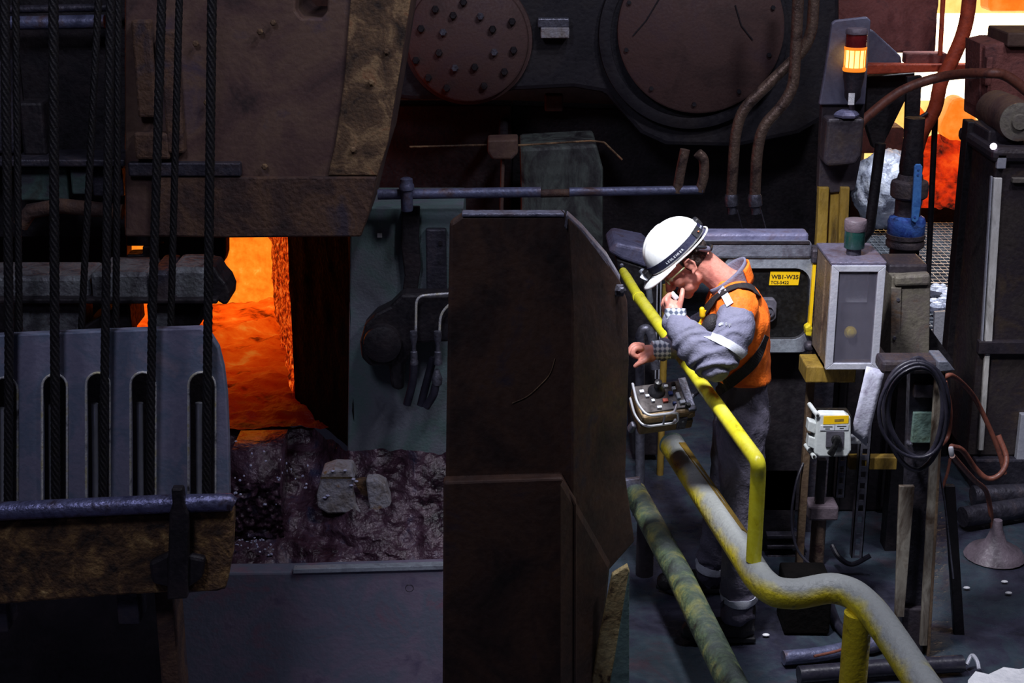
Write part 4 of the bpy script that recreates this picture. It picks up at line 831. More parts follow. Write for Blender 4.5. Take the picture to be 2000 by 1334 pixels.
def heap(a, b):
    x = W(1770, 330, 13.2).x + (W(2010, 330, 13.2).x - W(1770, 330, 13.2).x)*a
    z0 = W(1840, 400, 13.2).z; z1 = W(1840, 282 + 60*abs(a-0.35), 13.2).z
    return Vector((x, 13.1 + 0.5*b + 0.12*fbm(Vector((a*7, b*7, 3)), 5), z0 + (z1-z0)*b + 0.05*fbm(Vector((a*5, b*5, 8)))))
MB().grid(40, 36, heap).build('ember_heap', K['hot_red'], hf, smooth='all')
MB().span((fx0-0.1, 14.7, -0.5), (fx1, 14.8, fz1)).build('back_wall', K['black_grime'], hf)

bf = thing('furnace_grille', 'soot-dark steel frame with bars in front of the glowing furnace', 'frame', W(1760, 280, 10.2))
MB().pp([(1560, -80), (1838, -80), (1834, 12), (1832, 22), (1828, 104), (1560, 104)], 10.6, 0.4).build('header_plate', K['dust_glow_red'], bf, bevel=0.02)
MB().pp([(1640, 40), (1706, 60), (1760, 110), (1762, 128), (1640, 128)], 10.3, 0.2).build('side_plate', K['plate_grey'], bf, bevel=0.01)
MB().pp([(1690, 125), (2020, 126), (2020, 142), (1850, 140), (1690, 146)], 10.1, 0.08).build('cross_bar', K['furnace_glow_red'], bf, bevel=0.01)
MB().pr(1770, 104, 1850, 126, 10.15, 0.12).build('bracket', K['dust_glow_red'], bf, bevel=0.01)
MB().pp([(1694, 150), (1788, 142), (1784, 165), (1732, 270), (1724, 288), (1706, 290), (1690, 240)], 10.25, 0.1).build('gusset', K['black_grime'], bf, bevel=0.008)
MB().tp([(1846, -80, 10.0), (1836, 108, 10.0)], 0.016, 10).build('thin_bar', K['furnace_glow_red'], bf, smooth=True)
MB().tube(sp([(1898, -80, 9.9), (1892, 10, 9.9), (1882, 62, 9.9), (1862, 112, 9.9), (1838, 160, 9.9), (1826, 212, 9.9), (1800, 262, 9.9), (1784, 320, 9.9)]), 0.046, 16).build('bent_pipe', K['furnace_glow_red'], bf, smooth=True)
MB().pp([(1772, 150), (1801, 148), (1792, 320), (1766, 320)], 9.95, 0.05).build('flat_bar', K['black_grime'], bf, bevel=0.004)
MB().tp([(1828, 200, 10.0), (1822, 330, 10.0), (1812, 560, 10.0)], 0.020, 10).build('upright', K['black_grime'], bf, smooth=True)
MB().tp([(1782, 238, 9.85), (1812, 220, 9.85)], 0.012, 8).build('peg', K['dark_steel'], bf, smooth=True)
MB().tp([(1720, 280, 9.9), (1698, 450, 9.9), (1680, 470, 9.9)], [0.036, 0.036, 0.04], 12).build('bent_leg', K['black_grime'], bf, smooth=True)
tag(MB().tube(sp([(1676, 250, 9.2), (1692, 230, 9.2), (1760, 178, 9.2), (1840, 150, 9.2), (1925, 143, 8.86), (1968, 150, 8.84), (2020, 190, 8.84)]), 0.030, 14).build('arched_hose', K['hose_brown'], smooth=True), 'dusty reddish hose arching in front of the furnace mouth', 'hose')

# lagged vessel, walkway
def lag(a, b):
    th = 2*PI*a; ph = -PI/2 + PI*b; n_ = Vector((math.cos(ph)*math.cos(th), math.cos(ph)*math.sin(th), math.sin(ph)))
    r_ = 1 + 0.10*fbm(n_*2.6, 4) + 0.03*fbm(n_*9, 3)
    c_ = W(1734, 370, 12.6); return c_ + Vector((n_.x*0.29*r_, n_.y*0.24*r_, n_.z*0.33*r_))
tag(MB().grid(64, 44, lag).build('lagged_vessel', K['lagging'], smooth='all'), 'bright crumpled white lagging wrapped round a vessel behind the blue valve', 'vessel')
tag(MB().pr(1680, 250, 1765, 300, 12.98, 0.3).build('dusty_ledge', K['dust_glow_red'], bevel=0.02), 'dusty pinkish ledge above the white lagging', 'ledge')
wg = thing('walkway_grating', 'steel walkway grating brightly lit behind the valve and tan enclosure', 'grating', (3.1, 11.0, 0.0))
mb = MB()
for k in range(40): mb.span((2.45, 9.4 + k*0.09, 0.0), (4.85, 9.415 + k*0.09, 0.03))
for k in range(48): mb.span((2.45 + k*0.05, 9.4, 0.004), (2.455 + k*0.05, 12.95, 0.028))
o = mb.build('grating_bars', K['grating'], wg); o['kind'] = 'stuff'
MB().span((2.42, 9.35, -0.02), (2.45, 13.0, 0.04)).build('edge_angle', K['grating'], wg)
MB().span((2.45, 9.35, -0.08), (4.85, 13.0, -0.06)).build('tray', K['grating'], wg)
tag(MB().pp([(1826, 610), (1852, 608), (1846, 684), (1822, 682)], WZ(1840, 684, 0.031).y, 0.03).build('white_sheet', K['white_bit']), 'bright white sheet leaning in the gap left of the cabinet', 'sheet')
cr = MB()
random.seed(5)
for k in range(14): cr.ell(WZ(1838 + random.uniform(-14, 14), 582 + random.uniform(-22, 22), 0.085), (random.uniform(.03, .07), .04, random.uniform(.02, .05)), nu=7, nv=5)
o = cr.build('scrap_pile', K['lagging']); tag(o, 'pale scrap heaped on the walkway left of the cabinet', 'scrap'); o['kind'] = 'stuff'

# blue valve
YV = 7.6; bv = thing('blue_lever_valve', 'flanged valve with a bright blue body ring and upright blue lever', 'valve', W(1768, 530, YV))
def vz(py): return W(1772, py, YV).z
vb = 0.0; vc = Vector((W(1772, 420, YV).x, YV, vb)); s_ = S(YV)
def V(prof): return [(r*s_*1.02, vz(py)-vb) for r, py in prof]
MB().lathe(vc, ax, V([(20, 345), (22, 325), (20, 300), (18, 268), (18, 230)]), 20).build('upper_pipe', K['black_grime'], bv, smooth=True)
MB().lathe(vc, ax, V([(30, 386), (34, 382), (35, 362), (33, 354), (24, 350), (22, 340)]), 28).build('upper_flange', K['valve_grey'], bv, smooth=True)
MB().lathe(vc, ax, V([(24, 430), (24, 384)]), 24).build('body', K['valve_grey'], bv, smooth=True)
MB().lathe(vc, ax, V([(30, 462), (34, 456), (35, 432), (32, 424), (24, 420)]), 28).build('blue_ring', K['blue_paint'], bv, smooth=True)
MB().lathe(vc, ax, V([(30, 484), (35, 480), (36, 472), (33, 466), (36, 464), (36, 456), (30, 455)]), 28).build('lower_flange', K['valve_grey'], bv, smooth=True)
MB().lathe(vc, ax, [(28*s_, 0.0), (28*s_, vz(484))], 20).build('lower_pipe', K['black_grime'], bv, smooth=True)
lv = MB().pp([(1786, 326), (1790, 321), (1799, 321), (1802, 326), (1799, 400), (1794, 430), (1788, 436), (1781, 432), (1780, 426)], YV-0.11, 0.018).build('lever', K['blue_lever'], bv, bevel=0.004)
for x, y in ((1794, 331), (1793, 341), (1787, 424)): MB().lathe(W(x, y, YV-0.11), (0, -1, 0), [(0.006, -0.002), (0.006, 0.003)], 10).build('lever_hole', K['blue_paint'], lv)
MB().pr(1788, 500, 1800, 518, YV-0.09, 0.02).build('tag_plate', K['galv'], bv)

# tan enclosure
YT = 6.5; tb = thing('tan_enclosure', 'scuffed tan-grey upright enclosure with a hinged flange, right of the signal box', 'enclosure', W(1780, 720, YT))
MB().pp([(1742, 540), (1818, 540), (1815, 702), (1738, 704)], YT, 0.22).build('case', K['tan_box'], tb, bevel=0.006)
MB().pp([(1741, 562), (1761, 562), (1757, 704), (1739, 704)], YT-0.012, 0.014).build('flange', K['tan_box'], tb, bevel=0.003)
MB().lathe(W(1754, 585, YT-0.012), (0, -1, 0), [(0.008, 0), (0.008, 0.006)], 8).build('bolt', K['galv'], tb); MB().lathe(W(1747, 660, YT-0.012), (0, -1, 0), [(0.008, 0), (0.008, 0.006)], 8).build('bolt', K['galv'], tb)
MB().pp([(1748, 540), (1818, 535), (1817, 558), (1747, 560)], YT-0.02, 0.06).build('lid', K['tan_box'], tb, bevel=0.012)
MB().pr(1736, 517, 1812, 536, YT+0.06, 0.2).build('top', K['dark_box'], tb, bevel=0.01)
a = W(1780, 704, YT+0.1); MB().span((a.x-0.06, YT+0.06, -0.02), (a.x+0.06, YT+0.16, a.z)).build('leg', K['black_grime'], tb)
tag(MB().pp([(1816, 640), (1862, 705), (1858, 720), (1816, 705)], 6.6, 0.03).build('dark_brace', K['black_grime']), 'dark sloping brace plate right of the tan enclosure', 'brace')

# cable stand
YD = 5.56; cs = thing('cable_stand', 'tall worn stand of two pale-edged channels with a dark head', 'stand', WZ(1790, 1282, 0.0))
for (x0, x1, xb0, xb1, top, bot, mt) in ((1757, 1787, 1748, 1766, 950, 1206, 'worn_white'), (1826, 1844, 1797, 1812, 735, 1262, 'worn_white')):
    MB().pp([(x0, top), (x1, top), (xb1, bot), (xb0, bot)], YD, 0.02).build('pale_flange', K[mt], cs, bevel=0.003)
MB().pp([(1778, 728), (1842, 728), (1806, 1240), (1760, 1240)], YD+0.05, 0.05).build('web', K['dark_steel'], cs)
MB().pp([(1842, 728), (1847, 728), (1816, 1290), (1811, 1290)], YD-0.004, 0.10).build('side_flange', K['box_brown'], cs, bevel=0.002)
MB().pp([(1764, 1190), (1810, 1190), (1802, 1296), (1756, 1296)], YD+0.02, 0.10).build('foot', K['dark_box'], cs, bevel=0.006)
MB().pr(1722, 706, 1838, 732, YD-0.02, 0.12).build('head', K['dark_box'], cs, bevel=0.015)
MB().pp([(1832, 706), (1852, 706), (1866, 724), (1830, 727)], YD-0.04, 0.14).build('head_plate', K['console'], cs, bevel=0.004)
MB().pr(1786, 752, 1824, 778, YD+0.02, 0.04).build('cross_plate', K['dark_steel'], cs, bevel=0.006)
MB().pr(1782, 806, 1826, 866, YD+0.035, 0.02).build('green_plate', K['green_face'], cs, bevel=0.004)
MB().lathe(W(1777, 868, YD-0.01), (0, -1, 0), [(0.008, -0.03), (0.012, 0.0), (0.006, 0.012)], 10).build('bolt', K['galv'], cs)
MB().tube(sp([(1770, 730, YD-0.05), (1778, 706, YD-0.05), (1795, 699, YD-0.05), (1812, 712, YD-0.05)]), 0.008, 8).build('hook', K['cable_black'], cs, smooth=True)
for k, (cx_, cy_, rx, ry, lab) in enumerate(((1789, 812, 62, 106, 'outer black cable coil hung on the stand'), (1792, 806, 54, 88, 'inner black cable coil hung on the stand'), (1788, 802, 66, 92, 'thin black cable coil hung rearmost on the stand'))):
    pts = [W(cx_ + rx*math.sin(t) + 6*math.sin(2*t+k), cy_ - ry*math.cos(t), YD - 0.11 - 0.022*k + 0.004*math.sin(t*2+k)) for t in [2*PI*i/40 for i in range(41)]]
    tag(MB().tube(pts, (0.010, 0.010, 0.007)[k], 10, cap=False).build('cable_coil', K['cable_black'], smooth=True), lab, 'cable', 'cable coils on the stand')
# brown hoses right of the stand
for pts, lab, r_ in (([(1842, 738, 5.9), (1862, 735, 5.95), (1900, 772, 6.2), (1930, 830, 6.25), (1952, 885, 6.25), (1962, 925, 6.25)], 'red-brown hose arcing from the stand head down to the right', 0.011),
                     ([(1858, 872, 5.9), (1880, 880, 5.95), (1905, 915, 6.0), (1930, 935, 6.0), (1955, 925, 6.0), (1966, 895, 6.05), (1950, 850, 6.1)], 'red-brown hose loop low between the stand and cabinet', 0.012),
                     ([(1846, 745, 5.75), (1856, 800, 5.75), (1852, 850, 5.75), (1838, 870, 5.7)], 'red-brown hose strand bunched against the stand side', 0.009),
                     ([(1860, 890, 5.95), (1900, 935, 6.3), (1926, 960, 6.7), (1936, 1010, 6.8), (1940, 1060, 6.85)], 'red-brown hose dropping to a floor cone', 0.012)):
    tag(MB().tube(sp(pts), r_, 10).build('brown_hose', K['hose_brown'], smooth=True), lab, 'hose', 'red-brown hoses')
tag(MB().lathe(W(1858, 882, 5.88), (0.2, 0, -1), [(0.009, -0.02), (0.011, -0.015), (0.011, 0.015), (0.008, 0.02)], 12).build('hose_clip', K['alu'], smooth=True), 'tiny bright metal coupling on the hose beside the stand', 'coupling')
tag(MB().tube([W(1832, 900, 5.62), W(1845, 980, 5.62), W(1862, 1130, 5.62)], 0.004, 6).build('drop_wire', K['galv']), 'thin wire falling from the coils along the dark prop', 'wire')
tag(MB().tube(sp([(1856, 895, 5.7), (1850, 925, 5.68), (1840, 955, 5.66)]), 0.006, 8).build('short_wire', K['hose_brown']), 'short brown wire below the coils beside the drop wire', 'wire')
tag(MB().lathe(WZ(1942, 1085, 0), ax, [(0.14, 0), (0.12, 0.03), (0.05, 0.07), (0.025, 0.14), (0.02, 0.18)], 20).build('floor_cone', K['cap_grey'], smooth=True), 'grey conical cable outlet on the floor below the cabinet', 'outlet')
tag(MB().pp([(1846, 950), (1866, 950), (1886, 1268), (1866, 1270)], 5.75, 0.03).build('dark_prop', K['black_grime'], bevel=0.003), 'black flat prop leaning beside the pale-edged stand', 'prop')

# right cabinet with motor
cab = thing('machine_cabinet', 'big dark machine cabinet with bright vertical metal strips at the right edge', 'cabinet', (2.8, 7.3, 0.0))
cz1 = W(1935, 292, 7.3).z
MB().span((2.33, 7.3, 0.16), (3.4, 7.85, cz1)).build('case', K['cabinet'], cab, bevel=0.012)
MB().span((2.36, 7.25, -0.02), (3.4, 7.85, 0.16)).build('base', K['dark_steel'], cab, bevel=0.01)
MB().span((2.30, 7.27, cz1-0.06), (3.4, 7.88, cz1+0.012)).build('top_slab', K['dark_box'], cab, bevel=0.025)
for x0, x1, xb0, xb1, y0, y1 in ((1942, 1958, 1924, 1938, 348, 668), (1924, 1934, 1911, 1921, 690, 880)):
    MB().pp([(x0, y0), (x1, y0), (xb1, y1), (xb0, y1)], 7.275, 0.022).build('metal_strip', K['strip_metal'], cab, bevel=0.003)
MB().pp([(1936, 345), (1939, 345), (1920, 668), (1917, 668)], 7.28, 0.02).build('metal_strip', K['alu'], cab)
MB().pr(1948, 302, 1966, 330, 7.27, 0.03).build('latch', K['alu'], cab, bevel=0.004)
MB().pr(1978, 348, 2040, 358, 7.275, 0.03).build('handle', K['tan_box'], cab, bevel=0.004)
MB().pr(1912, 668, 2060, 692, 7.26, 0.05).build('cross_band', K['dark_box'], cab, bevel=0.004)
MB().pr(1990, 810, 2030, 900, 7.26, 0.04).build('side_plate', K['alu'], cab, bevel=0.004)
MB().lathe(W(1940, 286, 7.28), (0, -1, 0.3), [(0.016, 0), (0.016, 0.006), (0.001, 0.008)], 16).build('status_led', K['led'], cab)
MB().pr(1860, 238, 1880, 900, 7.7, 0.1).build('side_rib', K['black_grime'], cab, bevel=0.006)
mo_ = thing('drive_motor', 'dusty cylindrical drive motor with a pale end disc on top of the cabinet', 'motor', W(1965, 270, 7.4))
A_ = W(1944, 214, 7.9); B_ = W(1990, 238, 7.35); dr = (B_-A_).normalized(); ln = (B_-A_).length
MB().lathe(A_, dr, [(0.03, -0.05), (0.088, -0.03), (0.10, 0.0), (0.104, ln*0.5), (0.098, ln*0.8), (0.09, ln)], 28).build('body', K['rust_hood'], mo_, smooth=True)
MB().lathe(B_, dr, [(0.092, 0), (0.092, 0.012), (0.075, 0.016), (0.04, 0.016), (0.035, 0.03), (0.001, 0.03)], 28).build('end_disc', K['tan_box'], mo_, smooth=True)
MB().pr(1930, 255, 2000, 284, 7.45, 0.3).build('foot', K['dark_box'], mo_, bevel=0.01)
fh = thing('furnace_door_gear', 'red-lit dusty gear housing with stepped cap between furnace and motor', 'gear', W(1960, 200, 9.0))
MB().pp([(1924, 90), (1950, 84), (2060, 84), (2060, 230), (1918, 240)], 9.0, 0.4).build('housing', K['dust_glow_red'], fh, bevel=0.015)
MB().pr(1968, 64, 2060, 92, 8.95, 0.4).build('cap', K['rust_hood'], fh, bevel=0.01)
MB().pp([(1914, 85), (1922, 88), (1918, 215), (1912, 212)], 9.05, 0.3).build('hot_edge_plate', K['dust_glow_red'], fh)
MB().pr(1926, 112, 1938, 168, 8.95, 0.06).build('clamp', K['dust_glow_red'], fh, bevel=0.006)

# floor clutter bottom right
def fp(pix, z): return [WZ(x, y, z) for x, y in pix]
tag(MB().tube(smoothpath(fp([(1530, 1285), (1600, 1278), (1680, 1262), (1760, 1250)], 0.03)), 0.03, 12).build('floor_pipe', K['pipe_blue'], smooth=True), 'grey-blue pipe lying on the floor behind the yellow post', 'pipe')
tag(MB().tube(fp([(1560, 1318), (1730, 1304), (1880, 1296)], 0.035), 0.035, 12).build('floor_pipe', K['cable_black'], smooth=True), 'black pipe lying on the floor at the bottom right', 'pipe')
tag(MB().tube(smoothpath(fp([(1590, 1282), (1640, 1270), (1680, 1252)], 0.07)), 0.006, 8).build('floor_wire', K['hose_brown'], smooth=True), 'thin orange-brown wire on the floor pipe behind the yellow post', 'wire')
tag(MB().tube(smoothpath([WZ(1888, 1298, 0.02), WZ(1898, 1280, 0.05), WZ(1908, 1290, 0.05), WZ(1912, 1306, 0.03)], 5), 0.008, 8).build('bent_handle', K['alu'], smooth=True), 'small bright bent metal hook on the floor at the pipe end', 'hook')
tag(MB().tube(smoothpath(fp([(1620, 1180), (1640, 1225), (1690, 1265), (1720, 1262)], 0.02)), 0.02, 10).build('floor_hose', K['cable_black'], smooth=True), 'dark hose curving on the floor beneath the S-bent pipe', 'hose')
bx = WZ(1578, 1240, 0)
tag(MB().span((bx.x-0.10, bx.y, 0), (bx.x+0.09, bx.y+0.2, 0.24)).build('dark_pedestal', K['soot'], bevel=0.01), 'black square pedestal under the S-bend of the worn pipe', 'pedestal')
cr = MB(); random.seed(9)
pz = [WZ(x, y, 0.004) for x, y in ((1890, 1334), (1905, 1316), (1930, 1322), (1960, 1308), (1990, 1312), (2020, 1306), (2020, 1400), (1890, 1400))]
tag(cr.prism(pz, (0, 0, 0.012)).build('torn_white_sheet', K['white_bit']), 'torn white sheet lying at the bottom right corner of the floor', 'sheet')
for k, (x, y) in enumerate(((1962, 1136), (1970, 1158), (1888, 1148), (1456, 1246), (1496, 1240), (1600, 880))[0:5]):
    c_ = WZ(x, y, 0.006); tag(MB().ell(c_, (0.016, 0.010, 0.006), nu=8, nv=6).build('pale_chip', K['white_bit']),
        ('pale chip on the floor under the cabinet, the farther of two', 'pale chip on the floor under the cabinet, the nearer of two', 'pale chip on the floor right of the dark prop', 'pale chip on the floor by the worker\'s boot', 'pale chip on the floor right of the worker\'s boot')[k], 'chip', 'pale chips on the floor')
tag(MB().tube(fp([(1880, 1010), (2040, 985)], 0.05), 0.05, 12).build('floor_duct', K['dark_steel'], smooth=True), 'dark duct on the floor at the foot of the cabinet, the nearer one', 'duct', 'floor ducts')
tag(MB().tube(fp([(1900, 968), (2040, 962)], 0.05), 0.05, 12).build('floor_duct', K['dark_steel'], smooth=True), 'dark duct on the floor at the foot of the cabinet, the farther one', 'duct', 'floor ducts')
# ================================================================ THE WORKER
skin = M('skin', [rgb(186,112,100), rgb(212,142,126), rgb(200,124,108)], 0.5, 0.0, 12, 0.12, 90)
skin.node_tree.nodes['Principled BSDF'].inputs['Subsurface Weight'].default_value = 0.08
skin.node_tree.nodes['Principled BSDF'].inputs['Subsurface Radius'].default_value = (0.02, 0.008, 0.005)
K['hair'] = M('hair', [rgb(36,28,26), rgb(64,52,48), rgb(96,86,84)], 0.7, 0.0, 40, 0.8, 160)
K['stubble'] = M('stubble', [rgb(120,84,74), rgb(96,70,64)], 0.7, 0.0, 60, 0.3, 200)
K['sleeve_grey'] = M('sleeve_grey', [rgb(96,96,118), rgb(114,114,136), rgb(104,104,122)], 0.85, 0.0, 7, 0.25, 130)
K['orange'] = M('orange', [rgb(246,104,16), rgb(255,120,22), rgb(240,96,14)], 0.75, 0.0, 6, 0.2, 120)
K['trouser'] = M('trouser', [rgb(84,80,98), rgb(104,100,118), rgb(72,68,84)], 0.85, 0.0, 5, 0.3, 90)
K['reflective'] = M('reflective', [rgb(196,200,216), rgb(224,228,240)], 0.35, 0.2, 20, 0.1, 200)
K['strap'] = M('strap', [rgb(24,22,26), rgb(36,32,38)], 0.7, 0.0, 20, 0.3, 200)
K['helmet'] = M('helmet', [rgb(226,230,232), rgb(240,242,242), rgb(214,220,220)], 0.32, 0.0, 6, 0.02, 60)
K['navy'] = M('navy', [rgb(16,18,40), rgb(26,28,58)], 0.6, 0.0, 20, 0.1, 100)
K['boot'] = M('boot', [rgb(22,20,22), rgb(40,36,36)], 0.5, 0.0, 14, 0.3, 60)
K['lens_clear'] = M('lens_clear', [rgb(150,160,110), rgb(190,200,150)], 0.1, 0.0, 14, 0.0, 60)
pl = bpy.data.materials.new('plaid'); pl.use_nodes = True; nt = pl.node_tree; b = nt.nodes['Principled BSDF']
tc = nt.nodes.new('ShaderNodeTexCoord'); w1 = nt.nodes.new('ShaderNodeTexWave'); w2 = nt.nodes.new('ShaderNodeTexWave')
w1.bands_direction = 'X'; w2.bands_direction = 'Z'
for q_ in (w1, w2): q_.inputs['Scale'].default_value = 16; q_.inputs['Distortion'].default_value = 0.3; nt.links.new(tc.outputs['Object'], q_.inputs['Vector'])
ad = nt.nodes.new('ShaderNodeMath'); ad.operation = 'ADD'; nt.links.new(w1.outputs['Fac'], ad.inputs[0]); nt.links.new(w2.outputs['Fac'], ad.inputs[1])
cr_ = nt.nodes.new('ShaderNodeValToRGB'); e = cr_.color_ramp.elements; e[0].position = 0.3; e[0].color = rgb(84,94,116); e[1].position = 0.72; e[1].color = rgb(214,220,230)
hv = nt.nodes.new('ShaderNodeMath'); hv.operation = 'MULTIPLY'; hv.inputs[1].default_value = 0.5; nt.links.new(ad.outputs[0], hv.inputs[0]); nt.links.new(hv.outputs[0], cr_.inputs[0]); nt.links.new(cr_.outputs[0], b.inputs['Base Color']); b.inputs['Roughness'].default_value = 0.8
K['plaid'] = pl

def remesh(mb, voxel, smooth=4, factor=0.5):
    me = mb.mesh('tmp'); o = bpy.data.objects.new('tmp', me); COL.objects.link(o)
    r = o.modifiers.new('r', 'REMESH'); r.mode = 'VOXEL'; r.voxel_size = voxel
    if smooth:
        s = o.modifiers.new('s', 'SMOOTH'); s.factor = factor; s.iterations = smooth
    dg = bpy.context.evaluated_depsgraph_get(); out = bpy.data.meshes.new_from_object(o.evaluated_get(dg))
    bpy.data.objects.remove(o); bpy.data.meshes.remove(me); return out
def displace(me, fn):
    n = len(me.vertices); me.update()
    for v in me.vertices: v.co += v.normal * fn(v.co)
    me.update(); return me
def bvh(*meshes):
    vs = []; fs = []
    for me in meshes:
        o = len(vs); vs += [v.co.copy() for v in me.vertices]; fs += [tuple(i+o for i in p.vertices) for p in me.polygons]
    return BVHTree.FromPolygons(vs, fs)
def cast(tree, px, py):
    d = ray(px, py).normalized(); h = tree.ray_cast(CAM, d)
    return (h[0], h[1]) if h[0] is not None else None
def ribbon(mb, pn, width, off, th=0.003):
    """flat strap lying on a surface through (point, normal) pairs"""
    P = [p + n_*off for p, n_ in pn]; k = len(P); vs = []
    for i in range(k):
        t = (P[min(k-1, i+1)] - P[max(0, i-1)]).normalized(); n_ = pn[i][1]; n_ = (n_ - t*n_.dot(t)).normalized(); s = t.cross(n_)
        wd = width/2
        vs += [P[i]+s*wd, P[i]+s*wd+n_*th, P[i]-s*wd+n_*th, P[i]-s*wd]
    fs = [(i*4+j, i*4+(j+1) % 4, (i+1)*4+(j+1) % 4, (i+1)*4+j) for i in range(k-1) for j in range(4)] + [(3,2,1,0), ((k-1)*4, (k-1)*4+1, (k-1)*4+2, (k-1)*4+3)]
    mb.add(vs, fs); return mb
def strap_px(mb, tree, pix, width, off, n=10):
    pp2 = [(Vector((x, y, 0))) for x, y in pix]; path = smoothpath(pp2, n); pn = []
    for p in path:
        h = cast(tree, p.x, p.y)
        if h: pn.append(h)
    # even the normals out so that the ribbon does not twist
    out = []
    for i in range(len(pn)):
        a = Vector((0,0,0))
        for j in range(max(0, i-3), min(len(pn), i+4)): a += pn[j][1]
        out.append((pn[i][0], a.normalized()))
    return ribbon(mb, out, width, off)
def band(mb, tree, c, axis, width, off=0.004, n=40, rmax=0.22, th=0.002, k=3, slant=None):
    """ring that hugs a limb: cast inwards towards the axis"""
    axis = Vector(axis).normalized(); u = Vector((0,1,0)) if abs(axis.y) < 0.8 else Vector((1,0,0)); u = (u-axis*u.dot(axis)).normalized(); v = axis.cross(u)
    rows = []
    for i in range(k):
        cc = Vector(c) + axis*width*(i/(k-1)-0.5); row = []
        for j in range(n):
            a = 2*PI*j/n; d = u*math.cos(a)+v*math.sin(a)
            h = tree.ray_cast(cc + d*0.001, d, rmax)
            r = ((h[0]-cc).length if h[0] is not None else None); row.append((cc, d, r))
        good = [x[2] for x in row if x[2]] or [0.06]; med = sorted(good)[len(good)//2]
        rows.append([cc + d*((r if r and r < med*1.5 else med)+off) for cc, d, r in row])
    vs = [p for row in rows for p in row]; inn = [p - (p-(Vector(c)+axis*(p-Vector(c)).dot(axis))).normalized()*0.006 for p in vs]
    m_ = len(vs)
    fs = [(i*n+j, i*n+(j+1) % n, (i+1)*n+(j+1) % n, (i+1)*n+j) for i in range(k-1) for j in range(n)]
    fs += [(m_+b_, m_+a_, m_+d_, m_+c_) for a_, b_, c_, d_ in [(f[1], f[0], f[3], f[2]) for f in fs]]
    fs += [(j, (j+1) % n, m_+(j+1) % n, m_+j) for j in range(n)] + [((k-1)*n+j, (k-1)*n+(j+1) % n, m_+(k-1)*n+(j+1) % n, m_+(k-1)*n+j) for j in range(n)]
    mb.add(vs+inn, fs); return mb
def limb(mb, pts, rs, n=16, ns=6):
    P = smoothpath(pts, ns); R = [v.x for v in smoothpath([Vector((r, 0, 0)) for r in rs], ns)]
    return mb.tube(P, R, n, round_ends=True)
def loft(mb, rings, n=28, ns=5):
    """rings: (px, py, Y, halfX, halfY, tilt) closed body of elliptical sections"""
    C_ = smoothpath([W(r[0], r[1], r[2]) for r in rings], ns); Rr = smoothpath([Vector((r[3], r[4], r[5] if len(r) > 5 else 0)) for r in rings], ns)
    vs = []; k = len(C_)
    for c, r in zip(C_, Rr):
        for j in range(n):
            a = 2*PI*j/n; x = math.copysign(abs(math.cos(a))**0.85, math.cos(a))*r.x; y = math.copysign(abs(math.sin(a))**0.85, math.sin(a))*r.y
            vs.append(c + Vector((x, y, x*r.z)))
    fs = [(i*n+j, i*n+(j+1) % n, (i+1)*n+(j+1) % n, (i+1)*n+j) for i in range(k-1) for j in range(n)] + [tuple(range(n-1, -1, -1)), tuple((k-1)*n+j for j in range(n))]
    return mb.add(vs, fs)

YP = 5.80
man = thing('person', 'worker in white hard hat and grey-orange workwear leaning over the yellow handrail, hand at mouth', 'person', WZ(1440, 1215, 0.0))
man.location.z = 0; WL['person'].z = 0
# head frame: origin between the ears, fa = where the face looks, ub = up through the crown, sc = his left (towards the camera)
EO = W(1345, 522, YP - 0.075) + Vector((0, 0.075, 0))
th = math.radians(43)
fa = Vector((-math.cos(th), 0, -math.sin(th))); ub = Vector((-math.sin(th), 0, math.cos(th))); scv = Vector((0, -1, 0))
yaw = math.radians(6); fa = (fa + Vector((0, -math.sin(yaw), 0))).normalized(); scv = (scv - fa*scv.dot(fa)).normalized(); ub = scv.cross(fa) if scv.cross(fa).z > 0 else fa.cross(scv)
HR = Matrix((fa, scv, ub)).transposed()
def H(a, b, c=0.0): return EO + fa*a + ub*b + scv*c
bd = MB()
def E(a, b, c, ra, rb, rc, tilt=0): 
    R = HR @ Matrix.Rotation(math.radians(tilt), 3, 'Y'); bd.ell(H(a, b, c), (ra, rc, rb), R, 20, 14)
E(-0.005, 0.045, 0, 0.098, 0.085, 0.074)
E(0.045, -0.015, 0, 0.052, 0.070, 0.060); E(0.050, -0.070, 0, 0.044, 0.040, 0.050); E(0.020, -0.055, 0, 0.05, 0.045, 0.058)
E(0.078, -0.100, 0, 0.022, 0.018, 0.026)
bd.tube([H(0.090, 0.012), H(0.112, -0.018), H(0.122, -0.034)], [0.009, 0.012, 0.015], 14, round_ends=True)
for s_ in (-1, 1):
    E(0.106, -0.038, s_*0.013, 0.011, 0.009, 0.008); E(0.070, -0.022, s_*0.042, 0.024, 0.022, 0.022); E(0.084, 0.020, s_*0.030, 0.016, 0.009, 0.026)
    E(-0.002, 0.002, s_*0.078, 0.017, 0.032, 0.008, 8)
    bd.tube([H(0.006, -0.026, s_*0.082), H(-0.010, -0.022, s_*0.088), H(-0.020, 0.004, s_*0.090), H(-0.012, 0.028, s_*0.089), H(0.008, 0.030, s_*0.084), H(0.014, 0.014, s_*0.080)], [0.006, 0.0055, 0.0055, 0.0055, 0.005, 0.004], 10, round_ends=True)
    bd.ell(H(0.008, -0.028, s_*0.081), (0.008, 0.006, 0.009), HR, 10, 8)
E(0.097, -0.068, 0, 0.012, 0.007, 0.025); E(0.093, -0.080, 0, 0.012, 0.007, 0.022)
